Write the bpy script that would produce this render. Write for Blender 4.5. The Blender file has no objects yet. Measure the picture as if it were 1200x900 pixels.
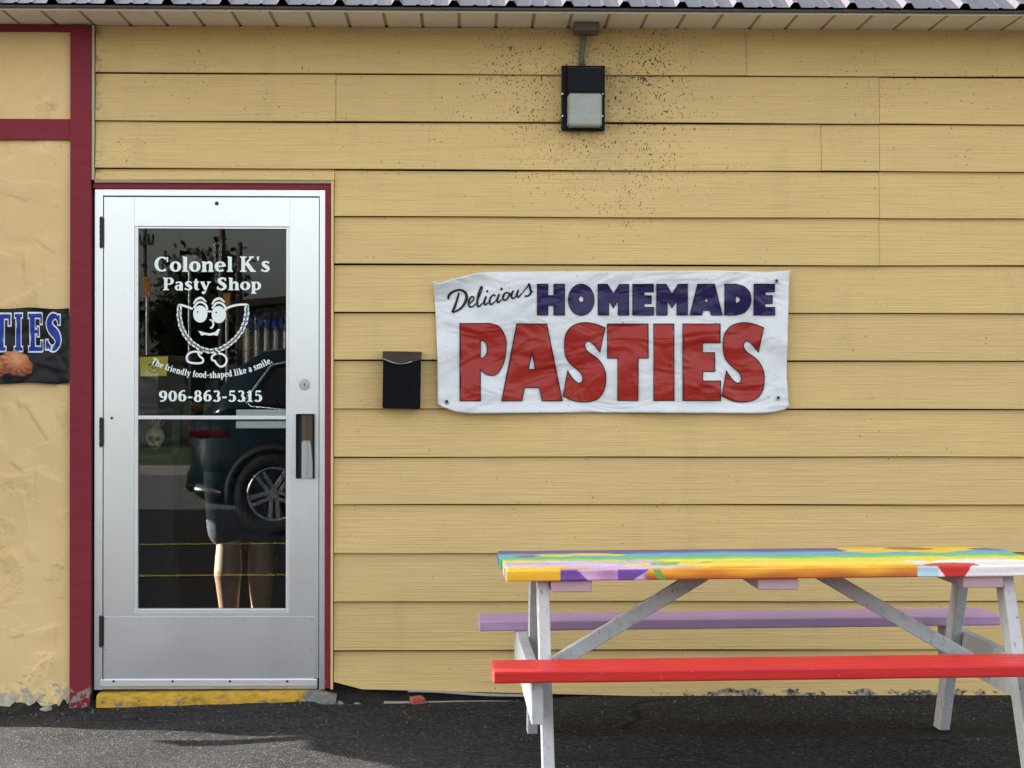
import bpy, bmesh, math, random
import numpy as np
from mathutils import Vector, Matrix
from mathutils.geometry import delaunay_2d_cdt
R = math.radians
random.seed(7)
rng = np.random.default_rng(7)
SC = bpy.context.scene
COL = SC.collection

# ------------------------------------------------------------------ camera
F_PX, CAM = 2200.0, Vector((0.0, -7.9, 1.31))
YAW, ROLL = R(1.28), 0.0014
_f = Vector((math.sin(YAW), math.cos(YAW), 0)); _r = Vector((math.cos(YAW), -math.sin(YAW), 0)); _u = Vector((0, 0, 1))
CR = _r * math.cos(ROLL) + _u * math.sin(ROLL)
CU = _u * math.cos(ROLL) - _r * math.sin(ROLL)
cam = bpy.data.cameras.new('camera'); camo = bpy.data.objects.new('camera', cam); COL.objects.link(camo)
cam.sensor_width = 36; cam.lens = 36 * F_PX / 1200; cam.clip_end = 2000; cam.clip_start = 0.05
camo.matrix_world = Matrix(((CR.x, CU.x, -_f.x, CAM.x), (CR.y, CU.y, -_f.y, CAM.y), (CR.z, CU.z, -_f.z, CAM.z), (0, 0, 0, 1)))
SC.camera = camo
SC.render.resolution_x, SC.render.resolution_y = 1024, 768

# ------------------------------------------------------------------ sky, sun, exposure
SUN_AZ, SUN_EL = R(20.6), R(17.0)        # azimuth measured from the wall line (-X) towards the back (+Y)
to_sun = Vector((-math.cos(SUN_AZ) * math.cos(SUN_EL), math.sin(SUN_AZ) * math.cos(SUN_EL), math.sin(SUN_EL)))
w = bpy.data.worlds.new('World'); SC.world = w; w.use_nodes = True
nt = w.node_tree; nt.nodes.clear()
sky = nt.nodes.new('ShaderNodeTexSky'); sky.sky_type = 'NISHITA'; sky.sun_disc = False
sky.sun_elevation = SUN_EL; sky.sun_rotation = math.atan2(to_sun.x, to_sun.y)
sky.air_density = 1.0; sky.dust_density = 3.0; sky.ozone_density = 1.0
hs = nt.nodes.new('ShaderNodeHueSaturation'); hs.inputs['Saturation'].default_value = 0.3
bg = nt.nodes.new('ShaderNodeBackground'); bg.inputs[1].default_value = 0.12
wo = nt.nodes.new('ShaderNodeOutputWorld')
nt.links.new(sky.outputs[0], hs.inputs['Color']); nt.links.new(hs.outputs[0], bg.inputs[0]); nt.links.new(bg.outputs[0], wo.inputs[0])
sun = bpy.data.lights.new('sun', 'SUN'); sun.energy = 5.0; sun.angle = R(0.5); sun.color = (1.0, 0.9, 0.78)
suno = bpy.data.objects.new('sun', sun); COL.objects.link(suno)
suno.rotation_euler = (-to_sun).to_track_quat('-Z', 'Y').to_euler()
SC.view_settings.view_transform = 'Standard'; SC.view_settings.look = 'None'
SC.view_settings.gamma = 1; SC.view_settings.use_curve_mapping = False
SC.view_settings.exposure = 2.45
SC.cycles.max_bounces = 8; SC.cycles.transparent_max_bounces = 12; SC.cycles.sample_clamp_indirect = 6

# ------------------------------------------------------------------ pixel helpers (photo 1200 x 900)
def ray(x, y):
    return _f + CR * ((x - 600) / F_PX) - CU * ((y - 450) / F_PX)
def W(x, y, Y=0.0):
    d = ray(x, y); t = (Y - CAM.y) / d.y
    p = CAM + d * t
    return p.x, p.z
def WX(x, y=450, Y=0.0): return W(x, y, Y)[0]
def WZ(y, x=600, Y=0.0): return W(x, y, Y)[1]

# ------------------------------------------------------------------ object helpers
WL = {}
def wl(o): return WL.get(o.name, Vector((0, 0, 0))) if o else Vector((0, 0, 0))
def props(o, label=None, cat=None, group=None, kind=None):
    if label: o['label'] = label
    if cat: o['category'] = cat
    if group: o['group'] = group
    if kind: o['kind'] = kind
    return o
def thing(name, loc, label, cat, group=None):
    o = bpy.data.objects.new(name, None); COL.objects.link(o); o.location = loc
    o.empty_display_size = 0.1
    WL[o.name] = Vector(loc)
    return props(o, label, cat, group)
def link_mesh(name, me, mat=None, parent=None, origin=None):
    n = len(me.vertices)
    co = np.empty(n * 3); me.vertices.foreach_get('co', co); co = co.reshape(-1, 3)
    if origin is None:
        mn, mx = co.min(0), co.max(0); origin = ((mn[0] + mx[0]) / 2, (mn[1] + mx[1]) / 2, mn[2])
    co = co - np.array(origin); me.vertices.foreach_set('co', co.ravel()); me.update()
    if mat is not None and len(me.materials) == 0: me.materials.append(mat)
    o = bpy.data.objects.new(name, me); COL.objects.link(o)
    o.location = Vector(origin) - wl(parent)
    if parent: o.parent = parent
    WL[o.name] = Vector(origin)
    return o
def mobj(name, verts, faces, mat=None, parent=None, smooth=False, origin=None):
    me = bpy.data.meshes.new(name); me.from_pydata([tuple(v) for v in verts], [], [tuple(f) for f in faces]); me.update()
    if smooth: me.shade_smooth()
    return link_mesh(name, me, mat, parent, origin)
def bobj(name, bm, mat=None, parent=None, smooth=False, origin=None):
    me = bpy.data.meshes.new(name); bmesh.ops.recalc_face_normals(bm, faces=bm.faces); bm.to_mesh(me); bm.free()
    if smooth: me.shade_smooth()
    return link_mesh(name, me, mat, parent, origin)
def copy_of(o, loc, parent=None):
    c = o.copy(); COL.objects.link(c); c.location = Vector(loc) - wl(parent); c.parent = parent
    WL[c.name] = Vector(loc); return c
def bm_box(bm, x0, x1, y0, y1, z0, z1, bev=0.0, seg=2):
    tmp = bmesh.new()
    vs = [tmp.verts.new(p) for p in ((x0,y0,z0),(x1,y0,z0),(x1,y1,z0),(x0,y1,z0),(x0,y0,z1),(x1,y0,z1),(x1,y1,z1),(x0,y1,z1))]
    for f in ((3,2,1,0),(4,5,6,7),(0,1,5,4),(1,2,6,5),(2,3,7,6),(3,0,4,7)): tmp.faces.new([vs[i] for i in f])
    if bev: bmesh.ops.bevel(tmp, geom=tmp.edges[:], offset=bev, segments=seg, affect='EDGES', profile=0.6)
    merge(bm, tmp); return bm
def merge(bm, tmp, M=None):
    me = bpy.data.meshes.new('tmp')
    if M is not None: bmesh.ops.transform(tmp, matrix=M, verts=tmp.verts)
    tmp.to_mesh(me); tmp.free(); bm.from_mesh(me); bpy.data.meshes.remove(me)
def box(name, x0, x1, y0, y1, z0, z1, mat, parent=None, bev=0.0, seg=2):
    bm = bmesh.new(); bm_box(bm, min(x0,x1), max(x0,x1), min(y0,y1), max(y0,y1), min(z0,z1), max(z0,z1), bev, seg)
    return bobj(name, bm, mat, parent)
def bm_beam(bm, a, b, wv, tv, wd, th, bev=0.003):
    """box from a to b; wv, tv = unit vectors across; wd, th = full sizes"""
    a, b = Vector(a), Vector(b); L = (b - a).length
    tmp = bmesh.new(); bm_box(tmp, 0, L, -wd/2, wd/2, -th/2, th/2, bev, 1)
    d = (b - a).normalized(); wv = Vector(wv).normalized(); tv = d.cross(wv).normalized(); wv = tv.cross(d)
    M = Matrix(((d.x, wv.x, tv.x, a.x), (d.y, wv.y, tv.y, a.y), (d.z, wv.z, tv.z, a.z), (0,0,0,1)))
    merge(bm, tmp, M)
def bm_cyl(bm, a, b, r0, r1=None, n=16, caps=True):
    a, b = Vector(a), Vector(b); r1 = r0 if r1 is None else r1
    d = (b - a).normalized(); q = d.to_track_quat('Z', 'Y')
    A = [bm.verts.new(a + q @ Vector((r0*math.cos(2*math.pi*i/n), r0*math.sin(2*math.pi*i/n), 0))) for i in range(n)]
    B = [bm.verts.new(b + q @ Vector((r1*math.cos(2*math.pi*i/n), r1*math.sin(2*math.pi*i/n), 0))) for i in range(n)]
    for i in range(n): bm.faces.new((A[i], A[(i+1)%n], B[(i+1)%n], B[i]))
    if caps: bm.faces.new(A[::-1]); bm.faces.new(B)
def bm_tube(bm, pts, r, n=8, closed=False):
    pts = [Vector(p) for p in pts]; rings = []
    for i, p in enumerate(pts):
        a = pts[i-1] if (i or closed) else p; b = pts[(i+1) % len(pts)] if (i < len(pts)-1 or closed) else p
        d = (b - a).normalized(); q = d.to_track_quat('Z', 'Y')
        rr = r[i] if isinstance(r, (list, tuple)) else r
        rings.append([bm.verts.new(p + q @ Vector((rr*math.cos(2*math.pi*k/n), rr*math.sin(2*math.pi*k/n), 0))) for k in range(n)])
    m = len(rings)
    for i in range(m if closed else m-1):
        A, B = rings[i], rings[(i+1) % m]
        # align
        off = min(range(n), key=lambda s: (A[0].co - B[s].co).length)
        for k in range(n): bm.faces.new((A[k], A[(k+1)%n], B[(k+1+off)%n], B[(k+off)%n]))
    if not closed: bm.faces.new(rings[0][::-1]); bm.faces.new(rings[-1])
def grid_mesh(name, P, mat, parent=None, smooth=True, cols=None, origin=None):
    """P: array (ny,nx,3)"""
    ny, nx = P.shape[:2]
    idx = np.arange(ny*nx).reshape(ny, nx)
    f = np.stack([idx[:-1,:-1], idx[:-1,1:], idx[1:,1:], idx[1:,:-1]], -1).reshape(-1, 4)
    me = bpy.data.meshes.new(name); me.from_pydata(P.reshape(-1,3).tolist(), [], f.tolist()); me.update()
    if smooth: me.shade_smooth()
    if cols is not None:
        a = me.color_attributes.new('paint', 'FLOAT_COLOR', 'POINT'); a.data.foreach_set('color', cols.reshape(-1).astype(np.float32))
    return link_mesh(name, me, mat, parent, origin)

# ------------------------------------------------------------------ material helpers
class NT:
    def __init__(s, name):
        s.m = bpy.data.materials.new(name); s.m.use_nodes = True; s.t = s.m.node_tree; s.t.nodes.clear()
        s.out = s.n('ShaderNodeOutputMaterial'); s.b = s.n('ShaderNodeBsdfPrincipled'); s.l(s.b.outputs[0], s.out.inputs[0])
        s.pos = s.n('ShaderNodeNewGeometry').outputs['Position']
    def n(s, t, **k):
        o = s.t.nodes.new(t)
        for a, v in k.items(): setattr(o, a, v)
        return o
    def l(s, a, b): s.t.links.new(a, b)
    def set(s, sock, v):
        if isinstance(v, bpy.types.NodeSocket): s.l(v, sock)
        elif hasattr(sock.default_value, '__len__') and not hasattr(v, '__len__'): sock.default_value = (v, v, v, 1)[:len(sock.default_value)]
        elif hasattr(v, '__len__') and len(v) == 3 and len(sock.default_value) == 4: sock.default_value = (*v, 1)
        else: sock.default_value = v
    def scale(s, vec, sc):
        m = s.n('ShaderNodeVectorMath', operation='MULTIPLY'); s.l(vec, m.inputs[0]); m.inputs[1].default_value = sc; return m.outputs[0]
    def noise(s, vec, sc=1.0, detail=3, rough=0.55, dist=0.0):
        o = s.n('ShaderNodeTexNoise'); s.l(vec, o.inputs['Vector']); o.inputs['Scale'].default_value = sc
        o.inputs['Detail'].default_value = detail; o.inputs['Roughness'].default_value = rough; o.inputs['Distortion'].default_value = dist
        return o.outputs['Fac']
    def voro(s, vec, sc, feature='F1', out='Distance', rnd=1.0):
        o = s.n('ShaderNodeTexVoronoi', feature=feature); s.l(vec, o.inputs['Vector']); o.inputs['Scale'].default_value = sc
        o.inputs['Randomness'].default_value = rnd; return o.outputs[out]
    def ramp(s, fac, a, b, va=0.0, vb=1.0):
        o = s.n('ShaderNodeMapRange'); o.interpolation_type = 'SMOOTHSTEP'; s.l(fac, o.inputs[0])
        for i, v in enumerate((a, b, va, vb)): s.set(o.inputs[1+i], v)
        return o.outputs[0]
    def math(s, op, a, b=0.0, c=None):
        o = s.n('ShaderNodeMath', operation=op); s.set(o.inputs[0], a); s.set(o.inputs[1], b)
        if c is not None: s.set(o.inputs[2], c)
        return o.outputs[0]
    def mix(s, fac, a, b, mode='MIX'):
        o = s.n('ShaderNodeMix', data_type='RGBA', blend_type=mode); s.set(o.inputs[0], fac); s.set(o.inputs[6], a); s.set(o.inputs[7], b); return o.outputs[2]
    def xyz(s, vec):
        o = s.n('ShaderNodeSeparateXYZ'); s.l(vec, o.inputs[0]); return o.outputs
    def bump(s, h, strength=0.3, dist=0.01, prev=None):
        o = s.n('ShaderNodeBump'); o.inputs['Strength'].default_value = strength; o.inputs['Distance'].default_value = dist
        s.l(h, o.inputs['Height'])
        if prev is not None: s.l(prev, o.inputs['Normal'])
        return o.outputs[0]
    def fin(s, color, rough=0.6, metal=0.0, normal=None, spec=None):
        s.set(s.b.inputs['Base Color'], color); s.set(s.b.inputs['Roughness'], rough); s.b.inputs['Metallic'].default_value = metal
        if normal is not None: s.l(normal, s.b.inputs['Normal'])
        if spec is not None: s.b.inputs['Specular IOR Level'].default_value = spec
        return s.m
def simple(name, c, rough=0.6, metal=0.0, var=0.12, vs=8.0, bump=0.0, bs=60.0, bd=0.002, spec=None, dirt=0.0, dirtc=(0.05, 0.045, 0.04)):
    s = NT(name)
    nz = s.noise(s.pos, vs, 4)
    col = s.mix(nz, tuple(v*(1-var) for v in c), tuple(min(1, v*(1+var)) for v in c))
    if dirt:
        m = s.ramp(s.noise(s.pos, vs*9, 5, 0.7), 0.62, 0.72, 0, dirt); col = s.mix(m, col, dirtc)
    nrm = s.bump(s.noise(s.pos, bs, 4), bump, bd) if bump else None
    rg = s.math('ADD', rough - 0.05, s.math('MULTIPLY', nz, 0.1))
    return s.fin(col, rg, metal, nrm, spec)

M = {}
LAMPX, LAMPZ = W(682, 120)
def mat_siding():
    s = NT('siding_paint'); p = s.xyz(s.pos)
    g1 = s.noise(s.scale(s.pos, (2.6, 2.6, 135)), 1.0, 3, 0.55, 0.25)
    g2 = s.noise(s.scale(s.pos, (1.5, 1.5, 420)), 1.0, 2, 0.6)
    low = s.noise(s.pos, 1.1, 3); mid = s.noise(s.scale(s.pos, (1.5, 1, 6)), 1.0, 4)
    base = s.mix(low, (0.615, 0.425, 0.16), (0.73, 0.522, 0.228))
    base = s.mix(s.ramp(mid, 0.3, 0.75, 0, 0.4), base, (0.57, 0.41, 0.18))
    base = s.mix(s.ramp(g1, 0.55, 0.30, 0, 0.22), base, (0.40, 0.28, 0.11))
    oi = s.n('ShaderNodeObjectInfo').outputs['Random']
    base = s.mix(s.math('MULTIPLY', oi, 0.30), base, (0.52, 0.375, 0.17))
    base = s.mix(s.ramp(s.noise(s.scale(s.pos, (9, 9, 1.6)), 1.0, 4, 0.6), 0.55, 0.8, 0, 0.30), base, (0.42, 0.31, 0.15))
    # specks of dirt and insects, thick round the lamp
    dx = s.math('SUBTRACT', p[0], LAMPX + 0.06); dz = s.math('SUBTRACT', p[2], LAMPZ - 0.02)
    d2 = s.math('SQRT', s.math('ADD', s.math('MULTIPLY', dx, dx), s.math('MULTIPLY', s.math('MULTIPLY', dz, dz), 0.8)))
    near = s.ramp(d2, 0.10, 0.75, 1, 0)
    thr = s.math('SUBTRACT', 0.745, s.math('MULTIPLY', near, 0.095))
    thr = s.math('SUBTRACT', thr, s.ramp(p[2], 1.5, 2.7, 0, 0.035))
    thr = s.math('SUBTRACT', thr, s.ramp(s.noise(s.pos, 3.3, 2), 0.45, 0.7, 0, 0.05))
    sp = s.noise(s.scale(s.pos, (150, 150, 85)), 1.0, 2.0, 0.55)
    spm = s.ramp(s.math('SUBTRACT', sp, thr), 0.0, 0.02, 0, 0.96)
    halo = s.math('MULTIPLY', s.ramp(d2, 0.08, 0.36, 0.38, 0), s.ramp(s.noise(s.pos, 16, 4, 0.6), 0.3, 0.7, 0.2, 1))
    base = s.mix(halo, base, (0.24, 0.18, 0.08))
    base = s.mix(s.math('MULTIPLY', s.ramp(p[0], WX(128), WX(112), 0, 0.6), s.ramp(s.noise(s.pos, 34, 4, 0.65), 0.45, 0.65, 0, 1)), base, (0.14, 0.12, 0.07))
    base = s.mix(spm, base, (0.035, 0.024, 0.016))
    v = s.voro(s.scale(s.pos, (1, 1, 0.8)), 21); vm = s.ramp(v, 0.085, 0.05, 0, 1)
    vm = s.math('MULTIPLY', vm, s.ramp(s.noise(s.pos, 13, 1), 0.58, 0.66, 0, 0.8))
    base = s.mix(vm, base, (0.05, 0.035, 0.02))
    # thin scratches / insect trails
    sc = s.noise(s.scale(s.pos, (38, 38, 14)), 1.0, 2, 0.6, 2.0)
    scm = s.math('MULTIPLY', s.ramp(s.math('ABSOLUTE', s.math('SUBTRACT', sc, 0.5)), 0.006, 0.0, 0, 0.75), s.ramp(s.noise(s.pos, 5.2, 2), 0.68, 0.74, 0, 1))
    base = s.mix(scm, base, (0.12, 0.08, 0.04))
    # peeling paint on the lowest course towards the right
    pe = s.noise(s.scale(s.pos, (11, 11, 22)), 1.0, 5, 0.65)
    pm = s.math('MULTIPLY', s.ramp(p[2], 0.055, 0.012, 0, 1), s.ramp(p[0], 0.5, 1.0, 0, 1))
    pm = s.ramp(s.math('ADD', pe, s.math('MULTIPLY', pm, 0.28)), 0.755, 0.785, 0, 1)
    base = s.mix(pm, base, s.mix(s.ramp(s.noise(s.pos, 70, 3), 0.4, 0.6), (0.05, 0.045, 0.035), (0.36, 0.31, 0.22)))
    b = s.bump(g1, 0.75, 0.005); b = s.bump(g2, 0.4, 0.003, b)
    b = s.bump(s.noise(s.scale(s.pos, (2.2, 1, 5)), 1.0, 2), 0.25, 0.02, b)
    return s.fin(base, s.ramp(g1, 0.2, 0.8, 0.62, 0.48), 0, b, 0.35)
M['siding'] = mat_siding()
def mat_stucco():
    s = NT('stucco_paint'); p = s.xyz(s.pos)
    low = s.noise(s.pos, 2.0, 4)
    base = s.mix(low, (0.68, 0.475, 0.205), (0.77, 0.565, 0.285))
    sp = s.ramp(s.noise(s.pos, 70, 2), 0.735, 0.76, 0, 0.8); base = s.mix(sp, base, (0.10, 0.07, 0.04))
    ch = s.noise(s.pos, 24, 5, 0.7)
    cm = s.ramp(s.math('ADD', ch, s.ramp(p[2], 0.13, -0.03, 0, 0.30)), 0.74, 0.78, 0, 1)
    base = s.mix(cm, base, s.mix(s.noise(s.pos, 50, 3), (0.20, 0.17, 0.12), (0.66, 0.60, 0.47)))
    b = s.bump(s.noise(s.pos, 55, 5, 0.65), 0.30, 0.004)
    wv = s.noise(s.scale(s.pos, (190, 190, 60)), 1.0, 2)
    patch = s.ramp(s.noise(s.pos, 6.5, 3), 0.55, 0.64, 0, 1)
    b = s.bump(s.math('MULTIPLY', wv, patch), 1.0, 0.006, b)
    return s.fin(base, 0.65, 0, b, 0.3)
M['stucco'] = mat_stucco()
def mat_trim():
    s = NT('red_trim_paint'); p = s.xyz(s.pos)
    g = s.noise(s.scale(s.pos, (14, 14, 90)), 1.0, 4)
    base = s.mix(g, (0.17, 0.018, 0.03), (0.24, 0.032, 0.045))
    ch = s.noise(s.pos, 26, 4, 0.6)
    cm = s.ramp(s.math('ADD', ch, s.ramp(p[2], 0.11, 0.0, 0, 0.25)), 0.74, 0.76, 0, 1)
    base = s.mix(cm, base, s.mix(s.noise(s.pos, 80, 3), (0.16, 0.12, 0.10), (0.36, 0.30, 0.26)))
    return s.fin(base, 0.55, 0, s.bump(g, 0.35, 0.003), 0.15)
M['trim'] = mat_trim()
def mat_asphalt():
    s = NT('asphalt'); 
    v = s.voro(s.pos, 110, 'F1', 'Color'); vx = s.xyz(v)[0]
    vd = s.voro(s.pos, 110)
    n = s.noise(s.pos, 3.0, 4); n2 = s.noise(s.pos, 60, 4, 0.7)
    base = s.mix(n, (0.0062, 0.007, 0.0085), (0.0115, 0.0125, 0.0142))
    base = s.mix(s.ramp(vx, 0.3, 1.0, 0, 0.75), base, (0.060, 0.059, 0.061))
    base = s.mix(s.ramp(vx, 0.975, 0.99, 0, 0.5), base, (0.14, 0.13, 0.125))
    base = s.mix(s.ramp(n2, 0.55, 0.75, 0, 0.6), base, (0.012, 0.012, 0.013))
    st_ = s.noise(s.scale(s.pos, (1.2, 3.0, 1)), 1.0, 4, 0.6)
    base = s.mix(s.ramp(st_, 0.5, 0.72, 0, 0.55), base, (0.010, 0.0105, 0.012))
    wp = s.n('ShaderNodeVectorMath', operation='ADD'); s.l(s.pos, wp.inputs[0])
    nzv = s.n('ShaderNodeTexNoise'); s.l(s.pos, nzv.inputs['Vector']); nzv.inputs['Scale'].default_value = 7; s.l(s.scale(nzv.outputs['Color'], (0.16, 0.16, 0)), wp.inputs[1])
    ck = s.ramp(s.voro(s.scale(wp.outputs[0], (0.8, 1.5, 0)), 1.0, 'DISTANCE_TO_EDGE'), 0.010, 0.003, 0, 1)
    ck = s.math('MULTIPLY', ck, s.ramp(s.noise(s.pos, 1.7, 2), 0.45, 0.55, 0, 1))
    base = s.mix(ck, base, (0.004, 0.004, 0.004))
    b = s.bump(vd, 0.6, 0.006); b = s.bump(n2, 0.5, 0.006, b); b = s.bump(ck, -0.8, 0.008, b)
    return s.fin(base, 0.9, 0, b, 0.15)
M['asphalt'] = mat_asphalt()
M['street'] = simple('street_asphalt', (0.16, 0.155, 0.15), 0.85, var=0.2, vs=2, bump=0.3, bs=90)
M['concrete'] = simple('concrete', (0.33, 0.31, 0.28), 0.85, var=0.25, vs=9, bump=0.6, bs=45, bd=0.006, dirt=0.8)
M['grass'] = simple('grass', (0.05, 0.085, 0.03), 0.9, var=0.4, vs=3, bump=0.6, bs=30, bd=0.05)
M['dark'] = simple('dark_void', (0.012, 0.011, 0.010), 0.95, var=0.3)
M['soil'] = simple('dirt_and_grit', (0.022, 0.019, 0.016), 0.95, var=0.6, vs=20, bump=0.8, bs=80, bd=0.01)
M['soffit'] = simple('soffit_paint', (0.80, 0.77, 0.72), 0.6, var=0.12, vs=5, bump=0.15, bs=90, dirt=0.75, dirtc=(0.10, 0.08, 0.06))
M['groove'] = simple('soffit_groove', (0.46, 0.38, 0.29), 0.8, var=0.3)
M['roof'] = simple('roof_metal', (0.062, 0.055, 0.07), 0.32, 0.0, var=0.2, vs=6, spec=0.3)
M['fascia'] = simple('fascia_paint', (0.030, 0.018, 0.014), 0.45, var=0.2)
M['alu'] = simple('door_aluminium', (0.80, 0.82, 0.85), 0.30, 0.9, var=0.03, vs=3, dirt=0.25, dirtc=(0.25, 0.24, 0.22))
M['kick'] = simple('kick_plate', (0.74, 0.75, 0.79), 0.32, 0.9, var=0.05, vs=4, dirt=0.15, dirtc=(0.25, 0.24, 0.22))
M['bright_alu'] = simple('bright_aluminium', (0.74, 0.75, 0.77), 0.3, 0.5, var=0.06, vs=12, dirt=0.4)
M['seam'] = simple('seam_black', (0.02, 0.02, 0.022), 0.7)
M['hinge'] = simple('hinge_bronze', (0.030, 0.020, 0.016), 0.5, 0.4, var=0.4, vs=60)
M['black'] = simple('black_enamel', (0.007, 0.0075, 0.010), 0.33, 0, spec=0.08, var=0.3, vs=20, dirt=0.06, dirtc=(0.2, 0.2, 0.2))
M['mailbox'] = simple('mailbox_enamel', (0.006, 0.0065, 0.010), 0.38, 0, spec=0.08, var=0.4, vs=12, dirt=0.12, dirtc=(0.12, 0.11, 0.10))
M['mailbox_lid'] = simple('mailbox_lid_faded', (0.040, 0.032, 0.026), 0.45, 0, spec=0.2, var=0.4, vs=30)
M['steel'] = simple('steel', (0.5, 0.5, 0.5), 0.3, 0.9, var=0.15, vs=40)
M['conduit'] = simple('conduit_paint', (0.13, 0.125, 0.105), 0.6, 0, var=0.3, vs=20, dirt=0.5)
M['vinyl'] = simple('white_decal', (0.78, 0.84, 0.82), 0.5, var=0.03)
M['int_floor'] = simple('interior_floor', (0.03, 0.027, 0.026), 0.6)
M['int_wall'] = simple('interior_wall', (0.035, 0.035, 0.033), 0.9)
M['skin'] = simple('skin', (0.42, 0.24, 0.16), 0.5, var=0.1, vs=10)
M['denim'] = simple('denim', (0.045, 0.06, 0.095), 0.9, var=0.35, vs=22)
M['shirt'] = simple('dark_shirt', (0.016, 0.019, 0.03), 0.9, var=0.2)
M['hair'] = simple('hair', (0.02, 0.014, 0.01), 0.7)
M['bone'] = simple('bone', (0.62, 0.54, 0.34), 0.6, var=0.3, vs=30)
M['green'] = simple('green_paint', (0.035, 0.075, 0.05), 0.6, var=0.3)
M['yellow_card'] = simple('yellow_card', (0.72, 0.55, 0.06), 0.6, var=0.05)
M['yellow_line'] = simple('yellow_road_paint', (0.62, 0.40, 0.06), 0.7, var=0.2)
M['brick'] = simple('brick', (0.35, 0.09, 0.055), 0.85, var=0.3, vs=40, bump=0.5, bs=120)
M['board_old'] = simple('weathered_lath', (0.34, 0.33, 0.29), 0.85, var=0.35, vs=25, dirt=0.8)
def mat_seat(name, c, rough):
    s = NT(name)
    g = s.noise(s.scale(s.pos, (5, 70, 70)), 1.0, 4, 0.6)
    col = s.mix(s.noise(s.pos, 5, 4), tuple(v_*0.86 for v_ in c), tuple(min(1, v_*1.12) for v_ in c))
    col = s.mix(s.ramp(s.noise(s.pos, 60, 4, 0.7), 0.66, 0.70, 0, 0.75), col, (0.34, 0.26, 0.22))
    return s.fin(col, s.ramp(g, 0.3, 0.7, rough - 0.1, rough + 0.12), 0, s.bump(g, 0.35, 0.003), 0.4)
M['red_seat'] = mat_seat('red_paint', (0.56, 0.018, 0.018), 0.42)
M['lilac'] = mat_seat('lilac_paint', (0.44, 0.28, 0.47), 0.55)
M['pink'] = simple('pale_pink_paint', (0.44, 0.32, 0.36), 0.6, var=0.15, vs=15, dirt=0.25)
M['car'] = simple('car_paint', (0.006, 0.020, 0.034), 0.12, 0.3, var=0.02)
M['car_glass'] = simple('car_glass', (0.01, 0.012, 0.014), 0.03, 0, var=0.02)
M['chrome'] = simple('chrome', (0.85, 0.86, 0.88), 0.08, 1.0, var=0.02)
M['rim'] = simple('alloy_rim', (0.6, 0.6, 0.62), 0.25, 0.8, var=0.03)
M['tyre'] = simple('tyre_rubber', (0.012, 0.012, 0.012), 0.85)
M['tail'] = simple('tail_light', (0.10, 0.004, 0.006), 0.15)
M['wood_pole'] = simple('pole_wood', (0.075, 0.06, 0.05), 0.9, var=0.3, vs=6)
M['leaf'] = simple('leaves', (0.035, 0.06, 0.02), 0.75, var=0.5, vs=2.5)
M['bark'] = simple('bark', (0.08, 0.06, 0.045), 0.9, var=0.3)
M['corr'] = simple('corrugated_steel', (0.22, 0.215, 0.20), 0.5, 0.2, var=0.25, vs=3)
M['blue_sign'] = simple('blue_letters', (0.02, 0.07, 0.42), 0.4)
M['orange_sign'] = simple('orange_sign', (0.42, 0.20, 0.05), 0.5)
M['pale_wall'] = simple('pale_render', (0.45, 0.45, 0.42), 0.8)
def mat_white_wood():
    s = NT('worn_white_paint')
    g = s.noise(s.scale(s.pos, (40, 40, 12)), 1.0, 5, 0.7)
    base = s.mix(s.noise(s.pos, 7, 3), (0.40, 0.41, 0.425), (0.54, 0.55, 0.565))
    base = s.mix(s.ramp(s.noise(s.pos, 34, 4, 0.7), 0.5, 0.72, 0, 0.6), base, (0.30, 0.295, 0.28))
    m = s.ramp(s.noise(s.scale(s.pos, (70, 70, 14)), 1.0, 5, 0.75), 0.618, 0.65, 0, 0.8)
    base = s.mix(m, base, (0.10, 0.085, 0.07))
    return s.fin(base, 0.65, 0, s.bump(g, 0.4, 0.004), 0.35)
M['white_wood'] = mat_white_wood()
def mat_paint():
    s = NT('table_mural_paint')
    a = s.n('ShaderNodeVertexColor', layer_name='paint')
    g = s.noise(s.scale(s.pos, (8, 120, 120)), 1.0, 4)
    col = s.mix(s.ramp(s.noise(s.scale(s.pos, (12, 60, 60)), 1.0, 5, 0.7), 0.55, 0.8, 0, 0.35), a.outputs[0], s.mix(0.5, a.outputs[0], (0.35, 0.3, 0.25)))
    return s.fin(col, 0.33, 0, s.bump(g, 0.2, 0.002), 0.5)
M['paint'] = mat_paint()
def mat_vcol(name, rough):
    s = NT(name); a = s.n('ShaderNodeVertexColor', layer_name='paint'); return s.fin(a.outputs[0], rough)
M['print'] = mat_vcol('banner_print', 0.45)
def mat_step():
    s = NT('yellow_step'); p = s.xyz(s.pos)
    n = s.noise(s.pos, 28, 5, 0.65)
    right = s.ramp(p[0], WX(345), WX(372), 0, 0.30)
    low = s.ramp(p[2], 0.03, -0.03, 0, 0.10)
    m = s.ramp(s.math('ADD', s.math('ADD', n, right), low), 0.66, 0.70, 0, 1)
    yel = s.mix(s.noise(s.pos, 14, 4), (0.46, 0.26, 0.015), (0.62, 0.37, 0.03))
    yel = s.mix(s.ramp(s.noise(s.scale(s.pos, (20, 20, 45)), 1.0, 5, 0.7), 0.45, 0.7, 0, 0.75), yel, (0.12, 0.085, 0.03))
    col = s.mix(m, yel, s.mix(s.noise(s.pos, 60, 3), (0.05, 0.05, 0.045), (0.28, 0.27, 0.25)))
    return s.fin(col, 0.75, 0, s.bump(n, 0.8, 0.01))
M['step'] = mat_step()
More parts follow.
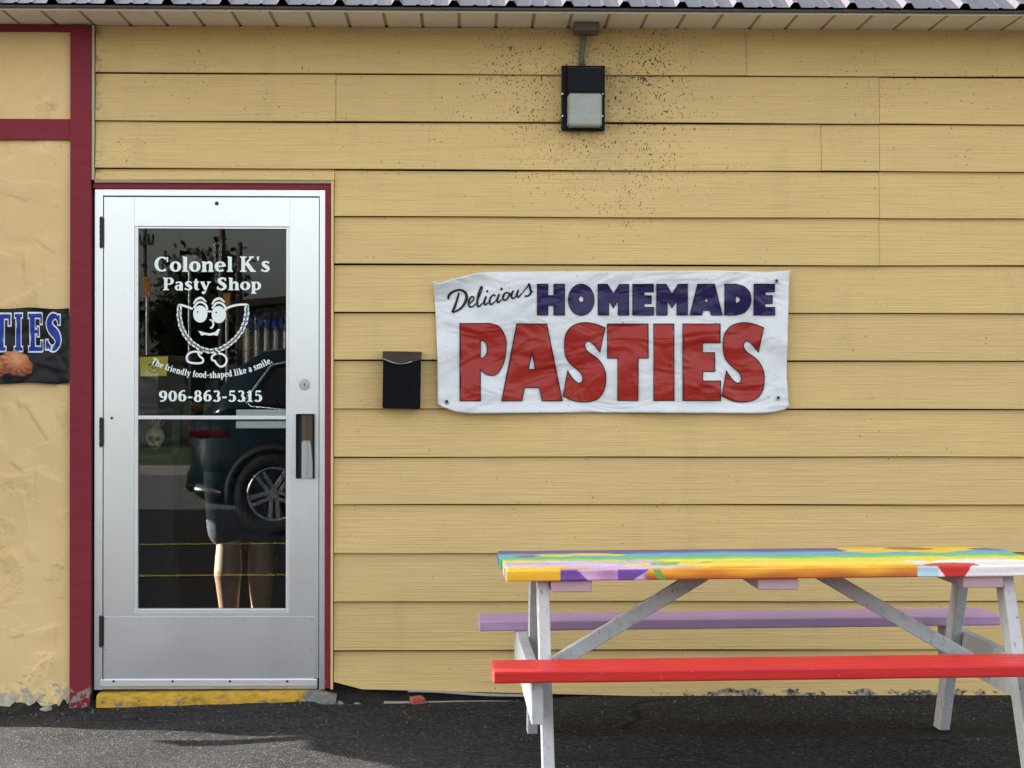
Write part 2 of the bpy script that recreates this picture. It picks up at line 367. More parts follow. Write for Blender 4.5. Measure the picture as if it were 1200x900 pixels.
def mat_glass(name='door_glass', extra=0.0):
    s = NT(name); s.t.nodes.remove(s.b)
    tr = s.n('ShaderNodeBsdfTransparent'); tr.inputs[0].default_value = (0.86, 0.89, 0.88, 1)
    gl = s.n('ShaderNodeBsdfGlossy'); gl.inputs['Roughness'].default_value = 0.0; gl.inputs[0].default_value = (1, 1, 1, 1)
    fr = s.n('ShaderNodeFresnel'); fr.inputs[0].default_value = 1.40
    fac = s.math('ADD', fr.outputs[0], extra)
    mx = s.n('ShaderNodeMixShader'); s.l(fac, mx.inputs[0]); s.l(tr.outputs[0], mx.inputs[1]); s.l(gl.outputs[0], mx.inputs[2]); s.l(mx.outputs[0], s.out.inputs[0])
    return s.m
M['glass'] = mat_glass()
def mat_lens():
    s = NT('prismatic_lens')
    v = s.voro(s.pos, 170, rnd=0.0)
    base = s.mix(s.noise(s.pos, 40, 4), (0.28, 0.30, 0.275), (0.42, 0.44, 0.41))
    return s.fin(base, 0.3, 0, s.bump(v, 0.8, 0.003))
M['lens'] = mat_lens()
def mat_banner(name, c1, c2, rough, speck=0.6, spec=0.22):
    s = NT(name)
    base = s.mix(s.noise(s.pos, 5, 3), c1, c2)
    base = s.mix(s.ramp(s.noise(s.pos, 75, 2), 0.715, 0.74, 0, speck), base, (0.06, 0.05, 0.04))
    n = s.noise(s.scale(s.pos, (5, 5, 14)), 1.0, 4, 0.55, 0.8)
    n = s.noise(s.scale(s.pos, (3.2, 3.2, 7)), 1.0, 2.5, 0.45, 1.2); b = s.bump(n, 0.9, 0.03); b = s.bump(s.noise(s.scale(s.pos, (9, 9, 16)), 1.0, 2, 0.5, 1.0), 0.22, 0.008, b)
    return s.fin(base, rough, 0, b, spec)
M['ban_white'] = mat_banner('banner_vinyl', (0.60, 0.62, 0.65), (0.72, 0.74, 0.76), 0.28, 0.6, 0.4)
M['ban_red'] = mat_banner('banner_red_ink', (0.29, 0.013, 0.009), (0.34, 0.018, 0.012), 0.28, 0.3, 0.35)
M['ban_navy'] = mat_banner('banner_navy_ink', (0.014, 0.008, 0.062), (0.020, 0.011, 0.08), 0.28, 0.3, 0.30)
M['ban_ink'] = mat_banner('banner_black_ink', (0.012, 0.011, 0.014), (0.016, 0.014, 0.018), 0.36, 0.2)
M['ban_black'] = mat_banner('black_banner_vinyl', (0.008, 0.009, 0.011), (0.014, 0.015, 0.018), 0.40, 0.3)
M['ban_blue'] = mat_banner('blue_print', (0.012, 0.035, 0.26), (0.02, 0.05, 0.33), 0.4, 0.0)
M['ban_edge'] = mat_banner('white_print', (0.72, 0.74, 0.76), (0.76, 0.78, 0.8), 0.4, 0.0)
def mat_pull():
    s = NT('worn_bronze_pull'); p = s.xyz(s.pos)
    n = s.noise(s.pos, 18, 4, 0.6)
    zt = WZ(516, 358)
    m = s.ramp(s.math('ADD', p[2], s.math('MULTIPLY', s.math('SUBTRACT', n, 0.5), 0.10)), zt - 0.01, zt + 0.01, 1, 0)
    m = s.math('MULTIPLY', m, s.ramp(s.math('ADD', p[0], s.math('MULTIPLY', s.math('SUBTRACT', p[2], zt), 0.12)), WX(364.5), WX(363.5), 0, 1))
    col = s.mix(m, (0.075, 0.055, 0.035), (0.32, 0.33, 0.34))
    return s.fin(col, 0.4, 0.6)
M['pull'] = mat_pull()

# ================================================================== GROUND
def sstep(a, b, x):
    t = np.clip((x - a) / (b - a), 0, 1); return t*t*(3 - 2*t)
def gz(X, Y):
    X = np.asarray(X, float); P = -np.asarray(Y, float)
    g = np.interp(X, [-2.7, -1.98, -1.55, -0.9, -0.55, 0.0], [-0.075, -0.062, -0.036, -0.018, -0.008, 0.0])
    g = g * (1 - sstep(1.2, 4.0, P))
    und = 0.006*np.sin(2.1*X + 1.3*P + 0.5) + 0.004*np.sin(5.3*X - 2.2*P) + 0.003*np.sin(9.1*X + 6.0*P + 1.0)
    und += 0.016*np.exp(-((X + 1.0)/0.55)**2 - ((P - 0.62)/0.10)**2)
    g = g + und * sstep(0.02, 0.4, P) * (1 - sstep(1.8, 3.0, P)) * (1 - sstep(1.5, 4, np.abs(X)))
    g = g - 0.042*(1 - sstep(0.03, 0.17, P))*sstep(-0.66, -0.56, X)*(1 - sstep(0.0, 0.5, X))
    return g
def gzf(x, y): return float(gz(x, y))
xs = np.concatenate([[-400, -150, -60, -25, -12, -7, -5], np.arange(-3.6, 4.01, 0.04), [5, 7, 12, 25, 60, 150, 400]])
ys = np.concatenate([[-400, -150, -60, -30, -18, -12, -8, -5.5, -4.2], np.arange(-3.2, 0.121, 0.04), [0.5, 3, 12, 40, 150, 400]])
XX, YY = np.meshgrid(xs, ys)
props(grid_mesh('asphalt_ground', np.stack([XX, YY, gz(XX, YY)], -1), M['asphalt'], origin=(0, 0, 0)), 'dark asphalt parking lot in front of the shop', None, None, 'structure')
def sheet(name, x0, x1, y0, y1, z, mat, label):
    return props(mobj(name, [(x0,y0,z),(x1,y0,z),(x1,y1,z),(x0,y1,z)], [(0,1,2,3)], mat), label, None, None, 'structure')
sheet('street', -300, 300, -19.0, -11.6, 0.004, M['street'], 'grey street beyond the parking lot')
def mark(x0, x1, P0, P1, wd=0.1):
    v = []
    n = 12
    for i in range(n+1):
        t = i/n; x = x0+(x1-x0)*t; p = P0+(P1-P0)*t + 0.12*math.sin(math.pi*t)
        v += [(x, -p, 0.0085), (x, -p-wd, 0.0085)]
    f = [(2*i, 2*i+2, 2*i+3, 2*i+1) for i in range(n)]
    return mobj('painted_line', v, f, M['yellow_line'])
for a in ((-4.2, 1.2, 4.55, 4.85), (-2.7, 2.5, 7.25, 7.35), (-2.3, 0.5, 11.2, 11.25)):
    props(mark(*a), 'faded yellow painted line across the parking lot', None, None, 'structure')
props(box('far_kerb', -300, 300, -19.3, -19.0, -0.05, 0.13, M['concrete'], bev=0.02), 'pale concrete kerb along the far side of the street', None, None, 'structure')
sheet('far_grass', -300, 300, -120, -19.3, 0.10, M['grass'], 'grass verge behind the far kerb')

# ================================================================== BUILDING
XL, XR, DEP = -2.90, 7.0, 9.0                      # left corner (just outside the frame), right end, depth
ZS = WZ(33, 600)                                   # soffit height
B = thing('shop_building', (0, 0, 0), 'pale yellow lap-sided shop with dark red trim and white soffit', 'building')
OPL, OPR, OPT = WX(109), WX(390), WZ(213, 250)     # door opening
# sheathing shell (wall part that carries the boards)
bm = bmesh.new()
bm_box(bm, WX(84), OPL, 0.003, 0.10, -0.3, ZS)
bm_box(bm, OPL, OPR, 0.003, 0.10, OPT, ZS)
bm_box(bm, OPR, XR, 0.003, 0.10, 0.03, ZS)
bm_box(bm, OPR, XR, 0.03, 0.12, -0.3, 0.03)
wall = bobj('siding_wall', bm, M['dark'], B)
# ---- lap boards
edges = [86, 142, 198, 253.3, 309, 365.5, 421.5, 478.5, 535, 591, 648, 705, 762]
zed = [W(400, e, -0.022)[1] for e in edges]
ztop = ZS + 0.004
def board(x0, x1, zb, zt, slope=None, seed=0):
    n = max(3, int((x1 - x0) / 0.12)); v = []; f = []
    r = random.Random(seed)
    ph = [r.uniform(0, 6.3) for _ in range(4)]
    for i in range(n+1):
        x = x0 + (x1 - x0)*i/n
        dz = 0.0010*math.sin(1.7*x + ph[0]) + 0.0007*math.sin(4.3*x + ph[1])
        dy = 0.0016*math.sin(1.1*x + ph[2]) + 0.0010*math.sin(3.1*x + ph[3])
        b = zb if slope is None else slope(x)
        gp = 0.0038 + 0.0018*math.sin(0.9*x + ph[1]) + 0.0012*math.sin(3.7*x + ph[3])  # gap bares near-black sheathing, its colour deepening the lap shadow line
        v += [(x, -0.0255 + dy, b + dz + 0.0014), (x, -0.0243 + dy, b + dz), (x, 0.0, b + dz + 0.001), (x, 0.0, zt - gp), (x, -0.0085, zt - gp)]
    for i in range(n):
        a, c = 5*i, 5*i + 5
        for k in range(5): f.append((a+k, a+(k+1) % 5, c+(k+1) % 5, c+k))
    f.append((0, 1, 2, 3, 4)[::-1]); f.append(tuple(5*n+k for k in range(5)))
    return mobj('board', v, f, M['siding'], wall)
def row(xa, xb, zb, zt, joints=(), slope=None, seed=0):
    cuts = [xa] + [WX(j) for j in joints] + [xb]
    for k in range(len(cuts) - 1):
        board(cuts[k] + (0.0008 if k else 0), cuts[k+1] - (0.0008 if k < len(cuts)-2 else 0), zb, zt, slope, seed*10 + k)
XB0, XB1, XBE = WX(112.5), WX(392), XR - 0.02
row(XB0, XBE, zed[0], ztop, (873, 1480), None, 1)
row(XB0, XBE, zed[1], zed[0], (393.5, 1029, 1700), None, 2)
row(XB0, XBE, zed[2], zed[1], (961, 1029, 1600), None, 3)
row(XB0, XB1 - 0.001, OPT + 0.004, zed[2], (), None, 4)
row(XB1, XBE, zed[3], zed[2], (1029, 1500), None, 5)
row(XB1, XBE, zed[4], zed[3], (1029, 1720), None, 6)
for i, j in ((5, (1390,)), (6, (1550,)), (7, (1330,)), (8, (1700,)), (9, (1420,)), (10, (1600,)), (11, (1350,)), (12, (1500,))):
    row(XB1, XBE, zed[i], zed[i-1], j, None, 7 + i)
zbL, zbM, zbR = WZ(806.5, 395), WZ(811.5, 610), WZ(814.5, 760)
def bslope(x): return float(np.interp(x, [WX(392), WX(402), WX(610), WX(760), 3], [zbL + 0.03, zbL, zbM, zbR, zbR - 0.012]))
row(XB1, XBE, 0, zed[12], (1490,), bslope, 40)
# channels beside post and door
box('edge_channel', WX(108.6), WX(111.5), -0.028, 0.0, OPT + 0.004, ZS - 0.001, simple('channel_paint', (0.50, 0.45, 0.30), 0.5, var=0.1), wall)
CH = simple('channel_yellow', (0.66, 0.50, 0.21), 0.5, var=0.08)
box('edge_channel', WX(388.4), WX(391.2), -0.030, 0.0, WZ(806), OPT + 0.003, CH, wall)
box('edge_channel', WX(112), WX(388.3), -0.029, 0.0, WZ(215.2, 250), OPT + 0.0035, simple('channel_dull', (0.32, 0.26, 0.14), 0.6), wall)

# ---- stucco panels with trowel ridges
def stucco(x0, x1, z0, z1, ragged, seed, name):
    r = np.random.default_rng(seed)
    st = 0.005
    nx, nz = int((x1 - x0)/st) + 2, int((z1 - z0)/st) + 2
    X, Z = np.meshgrid(np.linspace(x0, x1, nx), np.linspace(z0, z1, nz))
    H = 0.002*np.sin(7*X + 3*Z) * np.sin(5*Z - 2*X) + 0.0012*np.sin(17*X - 11*Z)
    area = (x1 - x0)*(z1 - z0)
    for _ in range(int(80*area)):
        cx, cz = r.uniform(x0, x1), r.uniform(z0, z1); L = r.uniform(0.04, 0.22); a = r.choice([r.uniform(-0.5, 0.5), r.uniform(0.5, 2.6)])
        cv = r.uniform(-1.6, 1.6); amp = r.uniform(0.002, 0.0065) * r.choice([1, 1, -0.6])
        u = (X - cx)*math.cos(a) + (Z - cz)*math.sin(a); vv = -(X - cx)*math.sin(a) + (Z - cz)*math.cos(a) - cv*u*u
        m = np.clip(1 - np.abs(u)/(L/2), 0, 1)**0.6
        side = np.where(vv > 0, np.exp(-(vv/0.006)**2), np.exp(-(vv/0.045)**2)*0.9)
        H = H + amp*m*side
    for _ in range(int(9*area)):
        cx, cz = r.uniform(x0, x1), r.uniform(z0, z1); a, b = r.uniform(0.03, 0.10), r.uniform(0.02, 0.07)
        d = ((X - cx)/a)**2 + ((Z - cz)/b)**2 + 0.3*np.sin(40*X)*np.sin(37*Z)
        H = H - 0.0016*np.clip(1.3 - d, 0, 0.8)/0.8
    Y = -0.016 - H
    if ragged:
        nz_ = np.interp(X[0], np.linspace(x0, x1, 44), r.uniform(-0.03, 0.03, 44)) + 0.002*r.normal(0, 1, nx)
        t = np.clip((z0 + 0.10 - Z)/0.10, 0, 1)
        lift = np.clip(0.006 + nz_[None, :], 0, 0.04)
        Z = Z + lift*t**2
        Y = Y - 0.010*t*(0.5 + 0.5*np.sin(33*X + 2)) - 0.004*t*np.sin(90*X + 50*Z)
    P = np.stack([X, Y, Z], -1)
    o = grid_mesh(name, P, M['stucco'], B)
    return o
XT0, XT1 = WX(84), WX(108)
ZL0 = WZ(826.5, 40)
stucco(XL, XT0 + 0.002, WZ(143, 40), WZ(36, 40), False, 3, 'stucco_panel')
stucco(XL, XT0 + 0.002, ZL0, WZ(163, 40), True, 5, 'stucco_panel')
bm = bmesh.new()
bm_box(bm, XL, WX(84), 0.0, 0.10, -0.3, ZS)
bobj('stucco_backing', bm, M['dark'], B)
# ---- red trim
zpb = WZ(828.5, 95)
box('trim_post', XT0, XT1, -0.038, 0.004, zpb, ZS - 0.002, M['trim'], B, 0.0025)
box('trim_rail', XL, XT0 - 0.0005, -0.034, 0.004, WZ(165, 40), WZ(140.5, 40), M['trim'], B, 0.0025)
box('trim_rail', XL, XT0 - 0.0005, -0.034, 0.004, WZ(38.5, 40), ZS - 0.002, M['trim'], B, 0.0025)
# door casing in the same red
zct = WZ(215.6, 250)
box('door_casing', WX(110), WX(388), -0.020, 0.05, WZ(222, 250), zct, M['trim'], B, 0.002)
box('door_casing', WX(381.5), WX(388), -0.0195, 0.05, WZ(806, 384), WZ(222.1, 384), M['trim'], B, 0.002)

# ---- soffit
sof = box('soffit', XL - 0.04, XR, -0.335, -0.002, ZS + 0.006, ZS + 0.012, M['groove'], B)
pw = 0.1527; x = WX(25, 27) - pw*6
first = None
while x < XR - pw:
    if x > XL - 0.05:
        if first is None:
            bm = bmesh.new(); bm_box(bm, x + 0.0065, x + pw - 0.0065, -0.334, -0.003, ZS, ZS + 0.0055, 0.003, 1)
            first = bobj('soffit_panel', bm, M['soffit'], sof)
            f0 = wl(first); x_first = x
        else:
            copy_of(first, (f0.x + x - x_first, f0.y, f0.z), sof)
    x += pw
box('soffit_trim', XL - 0.04, XR, -0.344, -0.3345, ZS - 0.004, ZS + 0.016, M['soffit'], B, 0.002)
box('fascia', XL - 0.04, XR, -0.368, -0.3445, ZS + 0.003, ZS + 0.013, M['fascia'], B, 0.002)
# ---- roof: ribbed metal sheets on a gable deck
PITCH = R(25.0); ze = ZS + 0.015; ye = -0.378; yr = DEP/2
zr = ze + (yr - ye)*math.tan(PITCH)
deck = mobj('roof', [(XL-0.04, ye+0.02, ze), (XR, ye+0.02, ze), (XR, yr, zr-0.01), (XL-0.04, yr, zr-0.01), (XR, 2*yr-ye, ze), (XL-0.04, 2*yr-ye, ze),
                     (XL-0.04, ye+0.02, ze-0.002), (XR, ye+0.02, ze-0.002)], [(0,1,2,3), (3,2,4,5), (6,7,1,0)], M['fascia'], B)
prof = []
rs = 0.2286
def rib_profile(n):
    out = []
    for k in range(n):
        b = k*rs
        out += [(b, 0), (b + 0.014, 0.021), (b + 0.034, 0.021), (b + 0.048, 0), (b + 0.098, 0), (b + 0.103, 0.004), (b + 0.113, 0.004), (b + 0.118, 0), (b + 0.158, 0), (b + 0.163, 0.004), (b + 0.173, 0.004), (b + 0.178, 0)]
    return out + [(n*rs, 0)]
pr = rib_profile(4); d = Vector((0, math.cos(PITCH), math.sin(PITCH))); nrm = Vector((0, -math.sin(PITCH), math.cos(PITCH)))
v = []; L = (yr - ye)/math.cos(PITCH)
for px, ph in pr:
    for s in (0, L):
        p = Vector((px, ye, ze + 0.003)) + d*s + nrm*ph; v.append(p)
for px, ph in pr:
    for s in (0, L):
        p = Vector((px, ye, ze + 0.003)) + d*s + nrm*(ph - 0.0015); v.append(p)
n = len(pr); f = []
for i in range(n-1):
    f.append((2*i, 2*i+2, 2*i+3, 2*i+1)); q = 2*n
    f.append((q+2*i, q+2*i+1, q+2*i+3, q+2*i+2)); f.append((2*i, q+2*i, q+2*i+2, 2*i+2))
xr0 = W(20, 8, -0.38)[0] - rs*1.5
xstart = xr0 - rs*4*1
first = None
x = xstart
while x < XR - 0.4:
    if first is None:
        first = mobj('roof_sheet', [(p[0] + x, p[1], p[2]) for p in v], f, M['roof'], deck); f0 = wl(first); xf = x
    else: copy_of(first, (f0.x + x - xf, f0.y, f0.z), deck)
    x += rs*4 + 0.0005
# back slope, gables and other walls
mobj('back_roof', [(XL-0.04, yr, zr+0.01), (XR, yr, zr+0.01), (XR, 2*yr-ye, ze+0.01), (XL-0.04, 2*yr-ye, ze+0.01)], [(0,1,2,3)], M['roof'], B)
SWY0, SWY1, SWZ0, SWZ1 = 1.70, 2.45, 0.50, 1.20     # added low side window, placed so sun reaches the person's legs
bm = bmesh.new()
bm_box(bm, XL, XL+0.1, 0.0995, SWY0, -0.3, ZS+0.02); bm_box(bm, XL, XL+0.1, SWY1, DEP, -0.3, ZS+0.02)
bm_box(bm, XL, XL+0.1, SWY0, SWY1, -0.3, SWZ0); bm_box(bm, XL, XL+0.1, SWY0, SWY1, SWZ1, ZS+0.02)
bobj('side_wall', bm, M['stucco'], B)
for xa in (XL, XR-0.1):
    bm = bmesh.new()
    vs = [bm.verts.new(p) for p in ((xa,0,ZS+0.02),(xa,DEP,ZS+0.02),(xa,yr,zr-0.03),(xa+0.1,0,ZS+0.02),(xa+0.1,DEP,ZS+0.02),(xa+0.1,yr,zr-0.03))]
    for q in ((0,1,2),(5,4,3),(0,3,4,1),(1,4,5,2),(2,5,3,0)): bm.faces.new([vs[i] for i in q])
    bobj('gable_wall', bm, M['stucco'], B)
bm = bmesh.new(); bm_box(bm, XR-0.1, XR, 0.121, DEP, -0.3, ZS+0.02); bobj('side_wall', bm, M['stucco'], B)
bm = bmesh.new(); bm_box(bm, XL+0.1, XR-0.1, DEP-0.1, DEP, -0.3, ZS+0.02); bobj('back_wall', bm, M['stucco'], B)
swf = bmesh.new()
for (a, b, c, e) in ((SWY0, SWY1, SWZ0, SWZ0+0.03), (SWY0, SWY1, SWZ1-0.03, SWZ1), (SWY0, SWY0+0.03, SWZ0+0.03, SWZ1-0.03), (SWY1-0.03, SWY1, SWZ0+0.03, SWZ1-0.03)):
    bm_box(swf, XL-0.012, XL+0.05, a, b, c, e)
sw = bobj('window', swf, M['trim'], B)  # frame of the added, unseen window that lets the sunbeam in
box('pane', XL+0.02, XL+0.024, SWY0+0.031, SWY1-0.031, SWZ0+0.031, SWZ1-0.031, M['glass'], sw)
# made-up board and strut outside the frame, shaped to cast the ground shadow
PB = thing('shadow_board', (XL, -0.02, 0.5), 'added blank dark red board out of view, shaping the shadow on the ground', 'board')
sec = [(-0.004, 0.755), (-0.27, 0.765), (-0.376, 0.82), (-0.49, 0.875), (-0.95, 1.04), (-0.95, 2.35), (-0.004, 2.35)]
bm = bmesh.new()
A = [bm.verts.new((XL - 0.03, y_, z_)) for y_, z_ in sec]; Bv = [bm.verts.new((XL - 0.002, y_, z_)) for y_, z_ in sec]
for i in range(len(sec)): bm.faces.new((A[i], A[(i+1) % len(sec)], Bv[(i+1) % len(sec)], Bv[i]))
bm.faces.new(A[::-1]); bm.faces.new(Bv); bobj('panel', bm, M['trim'], PB)
bm = bmesh.new(); bm_beam(bm, (XL - 0.016, -0.205, 0.555), (XL - 0.016, -0.05, 0.77), (1, 0, 0), None, 0.026, 0.085, 0.004); bobj('strut', bm, M['trim'], PB)  # added strut, slanted to cast the thin finger of shadow
# interior shell
FZ = 0.015
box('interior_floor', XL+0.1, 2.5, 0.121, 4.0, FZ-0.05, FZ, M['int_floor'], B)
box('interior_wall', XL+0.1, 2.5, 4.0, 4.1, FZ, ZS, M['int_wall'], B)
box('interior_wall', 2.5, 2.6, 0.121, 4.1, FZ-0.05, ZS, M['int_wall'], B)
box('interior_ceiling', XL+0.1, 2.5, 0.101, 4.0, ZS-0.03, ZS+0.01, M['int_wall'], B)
# rubble foundation strip below the siding
P = []
xs_ = np.linspace(WX(376), XR, 420); ts = np.linspace(0, 1, 7)
X, T = np.meshgrid(xs_, ts)
Y = 0.028 - 0.05*T + 0.010*np.sin(37*X)*T + 0.006*np.sin(91*X + 9*T); Z = 0.035 - 0.075*T + 0.006*np.sin(53*X + 5*T) + 0.004*np.sin(131*X - 7*T)
grid_mesh('foundation', np.stack([X, Y, Z], -1), M['soil'], B)
xs_ = np.linspace(XL, WX(118), 150); X, T = np.meshgrid(xs_, ts)
Y = -0.002 - 0.05*T + 0.008*np.sin(41*X) + 0.005*np.sin(97*X + 8*T); Z = -0.005 - 0.09*T + 0.008*np.sin(29*X)
grid_mesh('foundation', np.stack([X, Y, Z], -1), M['soil'], B)
# door step
xs_ = np.linspace(WX(117.5), WX(396), 150)
rows = []
def stepz(x): return float(np.interp(x, [WX(118), WX(376), WX(396)], [WZ(811, 118), WZ(808, 376), WZ(813, 396)]))
for k, (yy, dz) in enumerate(((0.12, 0.0), (-0.02, 0.0), (-0.056, -0.002), (-0.066, -0.010), (-0.072, -0.030), (-0.080, -0.062), (-0.082, -0.12))):
    rows.append([(x, yy + 0.005*math.sin(31*x + k)*(k > 1) + 0.004*math.sin(83*x + 2*k)*(k > 1), stepz(x) + dz + 0.003*math.sin(47*x + 1.7*k)*(k > 1)) for x in xs_])
grid_mesh('door_step', np.array(rows), M['step'], B)

# ================================================================== DOOR (part of the building)
YD = 0.0                                            # front of door leaf
dl, dr = WX(121.5), WX(373.5); dt, db = WZ(231, 250), WZ(805, 250)
gl, gr, gt, gb = WX(161.5), WX(335), WZ(268, 250), WZ(713.5, 250)
bm = bmesh.new()
sl, sr = WX(157), WX(339.5)
bm_box(bm, dl, sl, YD, YD+0.045, db+0.036, dt, 0.002, 2)
bm_box(bm, sr, dr, YD, YD+0.045, db+0.036, dt, 0.002, 2)
bm_box(bm, sl+0.0006, sr-0.0006, YD+0.0004, YD+0.0446, WZ(265.5, 250), dt, 0.0015, 2)
bm_box(bm, sl+0.0006, sr-0.0006, YD+0.0004, YD+0.0446, db+0.036, WZ(717, 250), 0.0015, 2)
door = bobj('door', bm, M['alu'], B)
door['label'] = 'white aluminium framed glass shop door with white lettering'
for a in ((sl, gl, gb-0.012, gt+0.010), (gr, sr, gb-0.012, gt+0.010)):
    box('glazing_bead', a[0]+0.0003, a[1]-0.0003, YD+0.004, YD+0.03, a[2], a[3], M['bright_alu'], door, 0.002)
box('glazing_bead', gl, gr, YD+0.006, YD+0.03, gt, WZ(265.6, 250), M['alu'], door, 0.0015)
box('glazing_bead', gl, gr, YD+0.002, YD+0.03, WZ(716.8, 250), gb, M['bright_alu'], door, 0.002)
box('glass', gl-0.004, gr+0.004, YD+0.018, YD+0.024, gb-0.004, gt+0.004, M['glass'], door)
GY = YD + 0.0165
box('kick_plate', WX(122.5), WX(368), YD-0.004, YD-0.0005, WZ(796, 250), WZ(722.5, 250), M['kick'], door, 0.001, 1)
box('door_sweep', WX(118.5), WX(372.5), YD-0.016, YD+0.02, WZ(803.5, 250), WZ(795.5, 250), M['bright_alu'], door, 0.003)
box('door_bottom', WX(120), WX(372), YD+0.002, YD+0.04, WZ(807.5, 250), WZ(803.6, 250), M['kick'], door)
# jambs and head
for a in ((WX(111), WX(120.6), -0.006), (WX(374.6), WX(381.2), -0.008)):
    box('jamb', a[0], a[1], a[2], 0.06, WZ(808, 250), WZ(222.2, 250), M['alu'], door, 0.0015)
box('head_jamb', WX(120.7), WX(374.5), -0.007, 0.06, WZ(230, 250), WZ(222.2, 250), M['alu'], door, 0.0015)
for a in ((WX(120.6), dl), (dr, WX(374.6))):
    box('weather_strip', a[0], a[1], 0.008, 0.05, WZ(806, 250), WZ(230.2, 250), M['seam'], door)
box('weather_strip', dl, dr, 0.008, 0.05, dt, WZ(230.1, 250), M['seam'], door)
for (ya, yb) in ((255, 290), (490, 523), (722, 757)):
    bm = bmesh.new(); xh = WX(119)
    za, zb = WZ(yb, 119), WZ(ya, 119); hh = (zb - za)
    for k in range(5):
        bm_cyl(bm, (xh, -0.010, za + hh*k/5 + 0.0012), (xh, -0.010, za + hh*(k+1)/5 - 0.0012), 0.0075, n=12)
    bm_cyl(bm, (xh, -0.010, za - 0.004), (xh, -0.010, zb + 0.004), 0.005, n=10)
    bm_box(bm, xh - 0.004, xh + 0.010, -0.008, 0.004, za, zb)
    bobj('hinge', bm, M['hinge'], door)
# muntin, inside push bar
box('glass_rail', gl, gr, YD+0.004, YD+0.0175, WZ(491.5, 250), WZ(487.2, 250), M['bright_alu'], door, 0.0015)
bm = bmesh.new(); bm_box(bm, WX(277, 490, 0.05), gr + 0.01, YD+0.04, YD+0.075, WZ(491, 300, 0.04), WZ(480, 300, 0.04), 0.003)
bm_box(bm, WX(277, 490, 0.05), gr + 0.01, YD+0.034, YD+0.07, WZ(502, 300, 0.04), WZ(493, 300, 0.04), 0.003)
bobj('push_bar', bm, M['bright_alu'], door)
# pull handle, cylinder lock, viewer, rivets
hx0, hx1, hz0, hz1 = WX(347.5), WX(369), WZ(560.5, 358), WZ(485, 358)
bm = bmesh.new(); bm_box(bm, hx0, hx1, -0.012, -0.0005, hz0, hz1, 0.0015, 1)
for a in ((hx0, hx0+0.009), (hx1-0.006, hx1)): bm_box(bm, a[0], a[1], -0.03, -0.0125, hz0, hz1, 0.0015, 1)
bm_box(bm, hx0+0.0095, hx1-0.0065, -0.03, -0.0125, hz1-0.004, hz1, 0.001, 1)
pull = bobj('pull_handle', bm, M['black'], door)
v = []
for i in range(9):
    t = i/8; xx = hx0 + 0.024 + (hx1 - 0.007 - hx0 - 0.024)*t; yy = -0.026 + 0.010*math.sin(math.pi*t)
    v += [(xx, yy, hz0+0.001), (xx, yy, hz1-0.005)]
mobj('pull_plate', v, [(2*i, 2*i+2, 2*i+3, 2*i+1) for i in range(8)], M['pull'], door, True)
bm = bmesh.new(); bm_box(bm, hx0+0.0095, hx0+0.0235, -0.0135, -0.0122, hz0+0.002, hz1-0.005); bobj('pull_recess', bm, M['seam'], door)
lx, lz = W(357, 450.5)
bm = bmesh.new(); bm_cyl(bm, (lx, -0.0005, lz), (lx, -0.008, lz), 0.0245, 0.0225, 28); bm_cyl(bm, (lx, -0.0082, lz), (lx, -0.011, lz), 0.0165, 0.0155, 24)
bmesh.ops.recalc_face_normals(bm, faces=bm.faces)
lock = bobj('cylinder_lock', bm, M['steel'], door)
box('keyhole', lx-0.0022, lx+0.0022, -0.0125, -0.0105, lz-0.007, lz+0.005, M['seam'], door)
bx, bz = W(254, 238.5); bm = bmesh.new(); bm_cyl(bm, (bx, 0, bz), (bx, -0.006, bz), 0.0085, 0.007, 16); bobj('door_viewer', bm, M['seam'], door)
bx, bz = W(131, 490); bm = bmesh.new(); bm_cyl(bm, (bx, 0, bz), (bx, -0.004, bz), 0.006, 0.005, 12); bobj('bolt', bm, M['seam'], door)
bm = bmesh.new(); bx, bz = W(131, 727); bm_cyl(bm, (0, 0, 0), (0, -0.0025, 0), 0.0045, 0.0035, 10)
rv = None
for px in (124.5, 164, 205, 245, 285.5, 326, 365.5):
    for py in ((726, 763) if px in (124.5, 365.5) else (726,)):
        a, c = W(px, py)
        if rv is None:
            rv = bobj('rivet', bm, M['steel'], door); rv.location = Vector((a, -0.004, c)) - wl(door)
        else: copy_of(rv, (a, -0.004, c), door)
rv = None
for px in (134, 203, 270, 337):
    a, c = W(px, 799.3)
    if rv is None:
        bm = bmesh.new(); bm_cyl(bm, (0, 0, 0), (0, -0.004, 0), 0.006, 0.005, 10); rv = bobj('sweep_screw', bm, M['hinge'], door); rv.location = Vector((a, -0.016, c)) - wl(door)
    else: copy_of(rv, (a, -0.016, c), door)

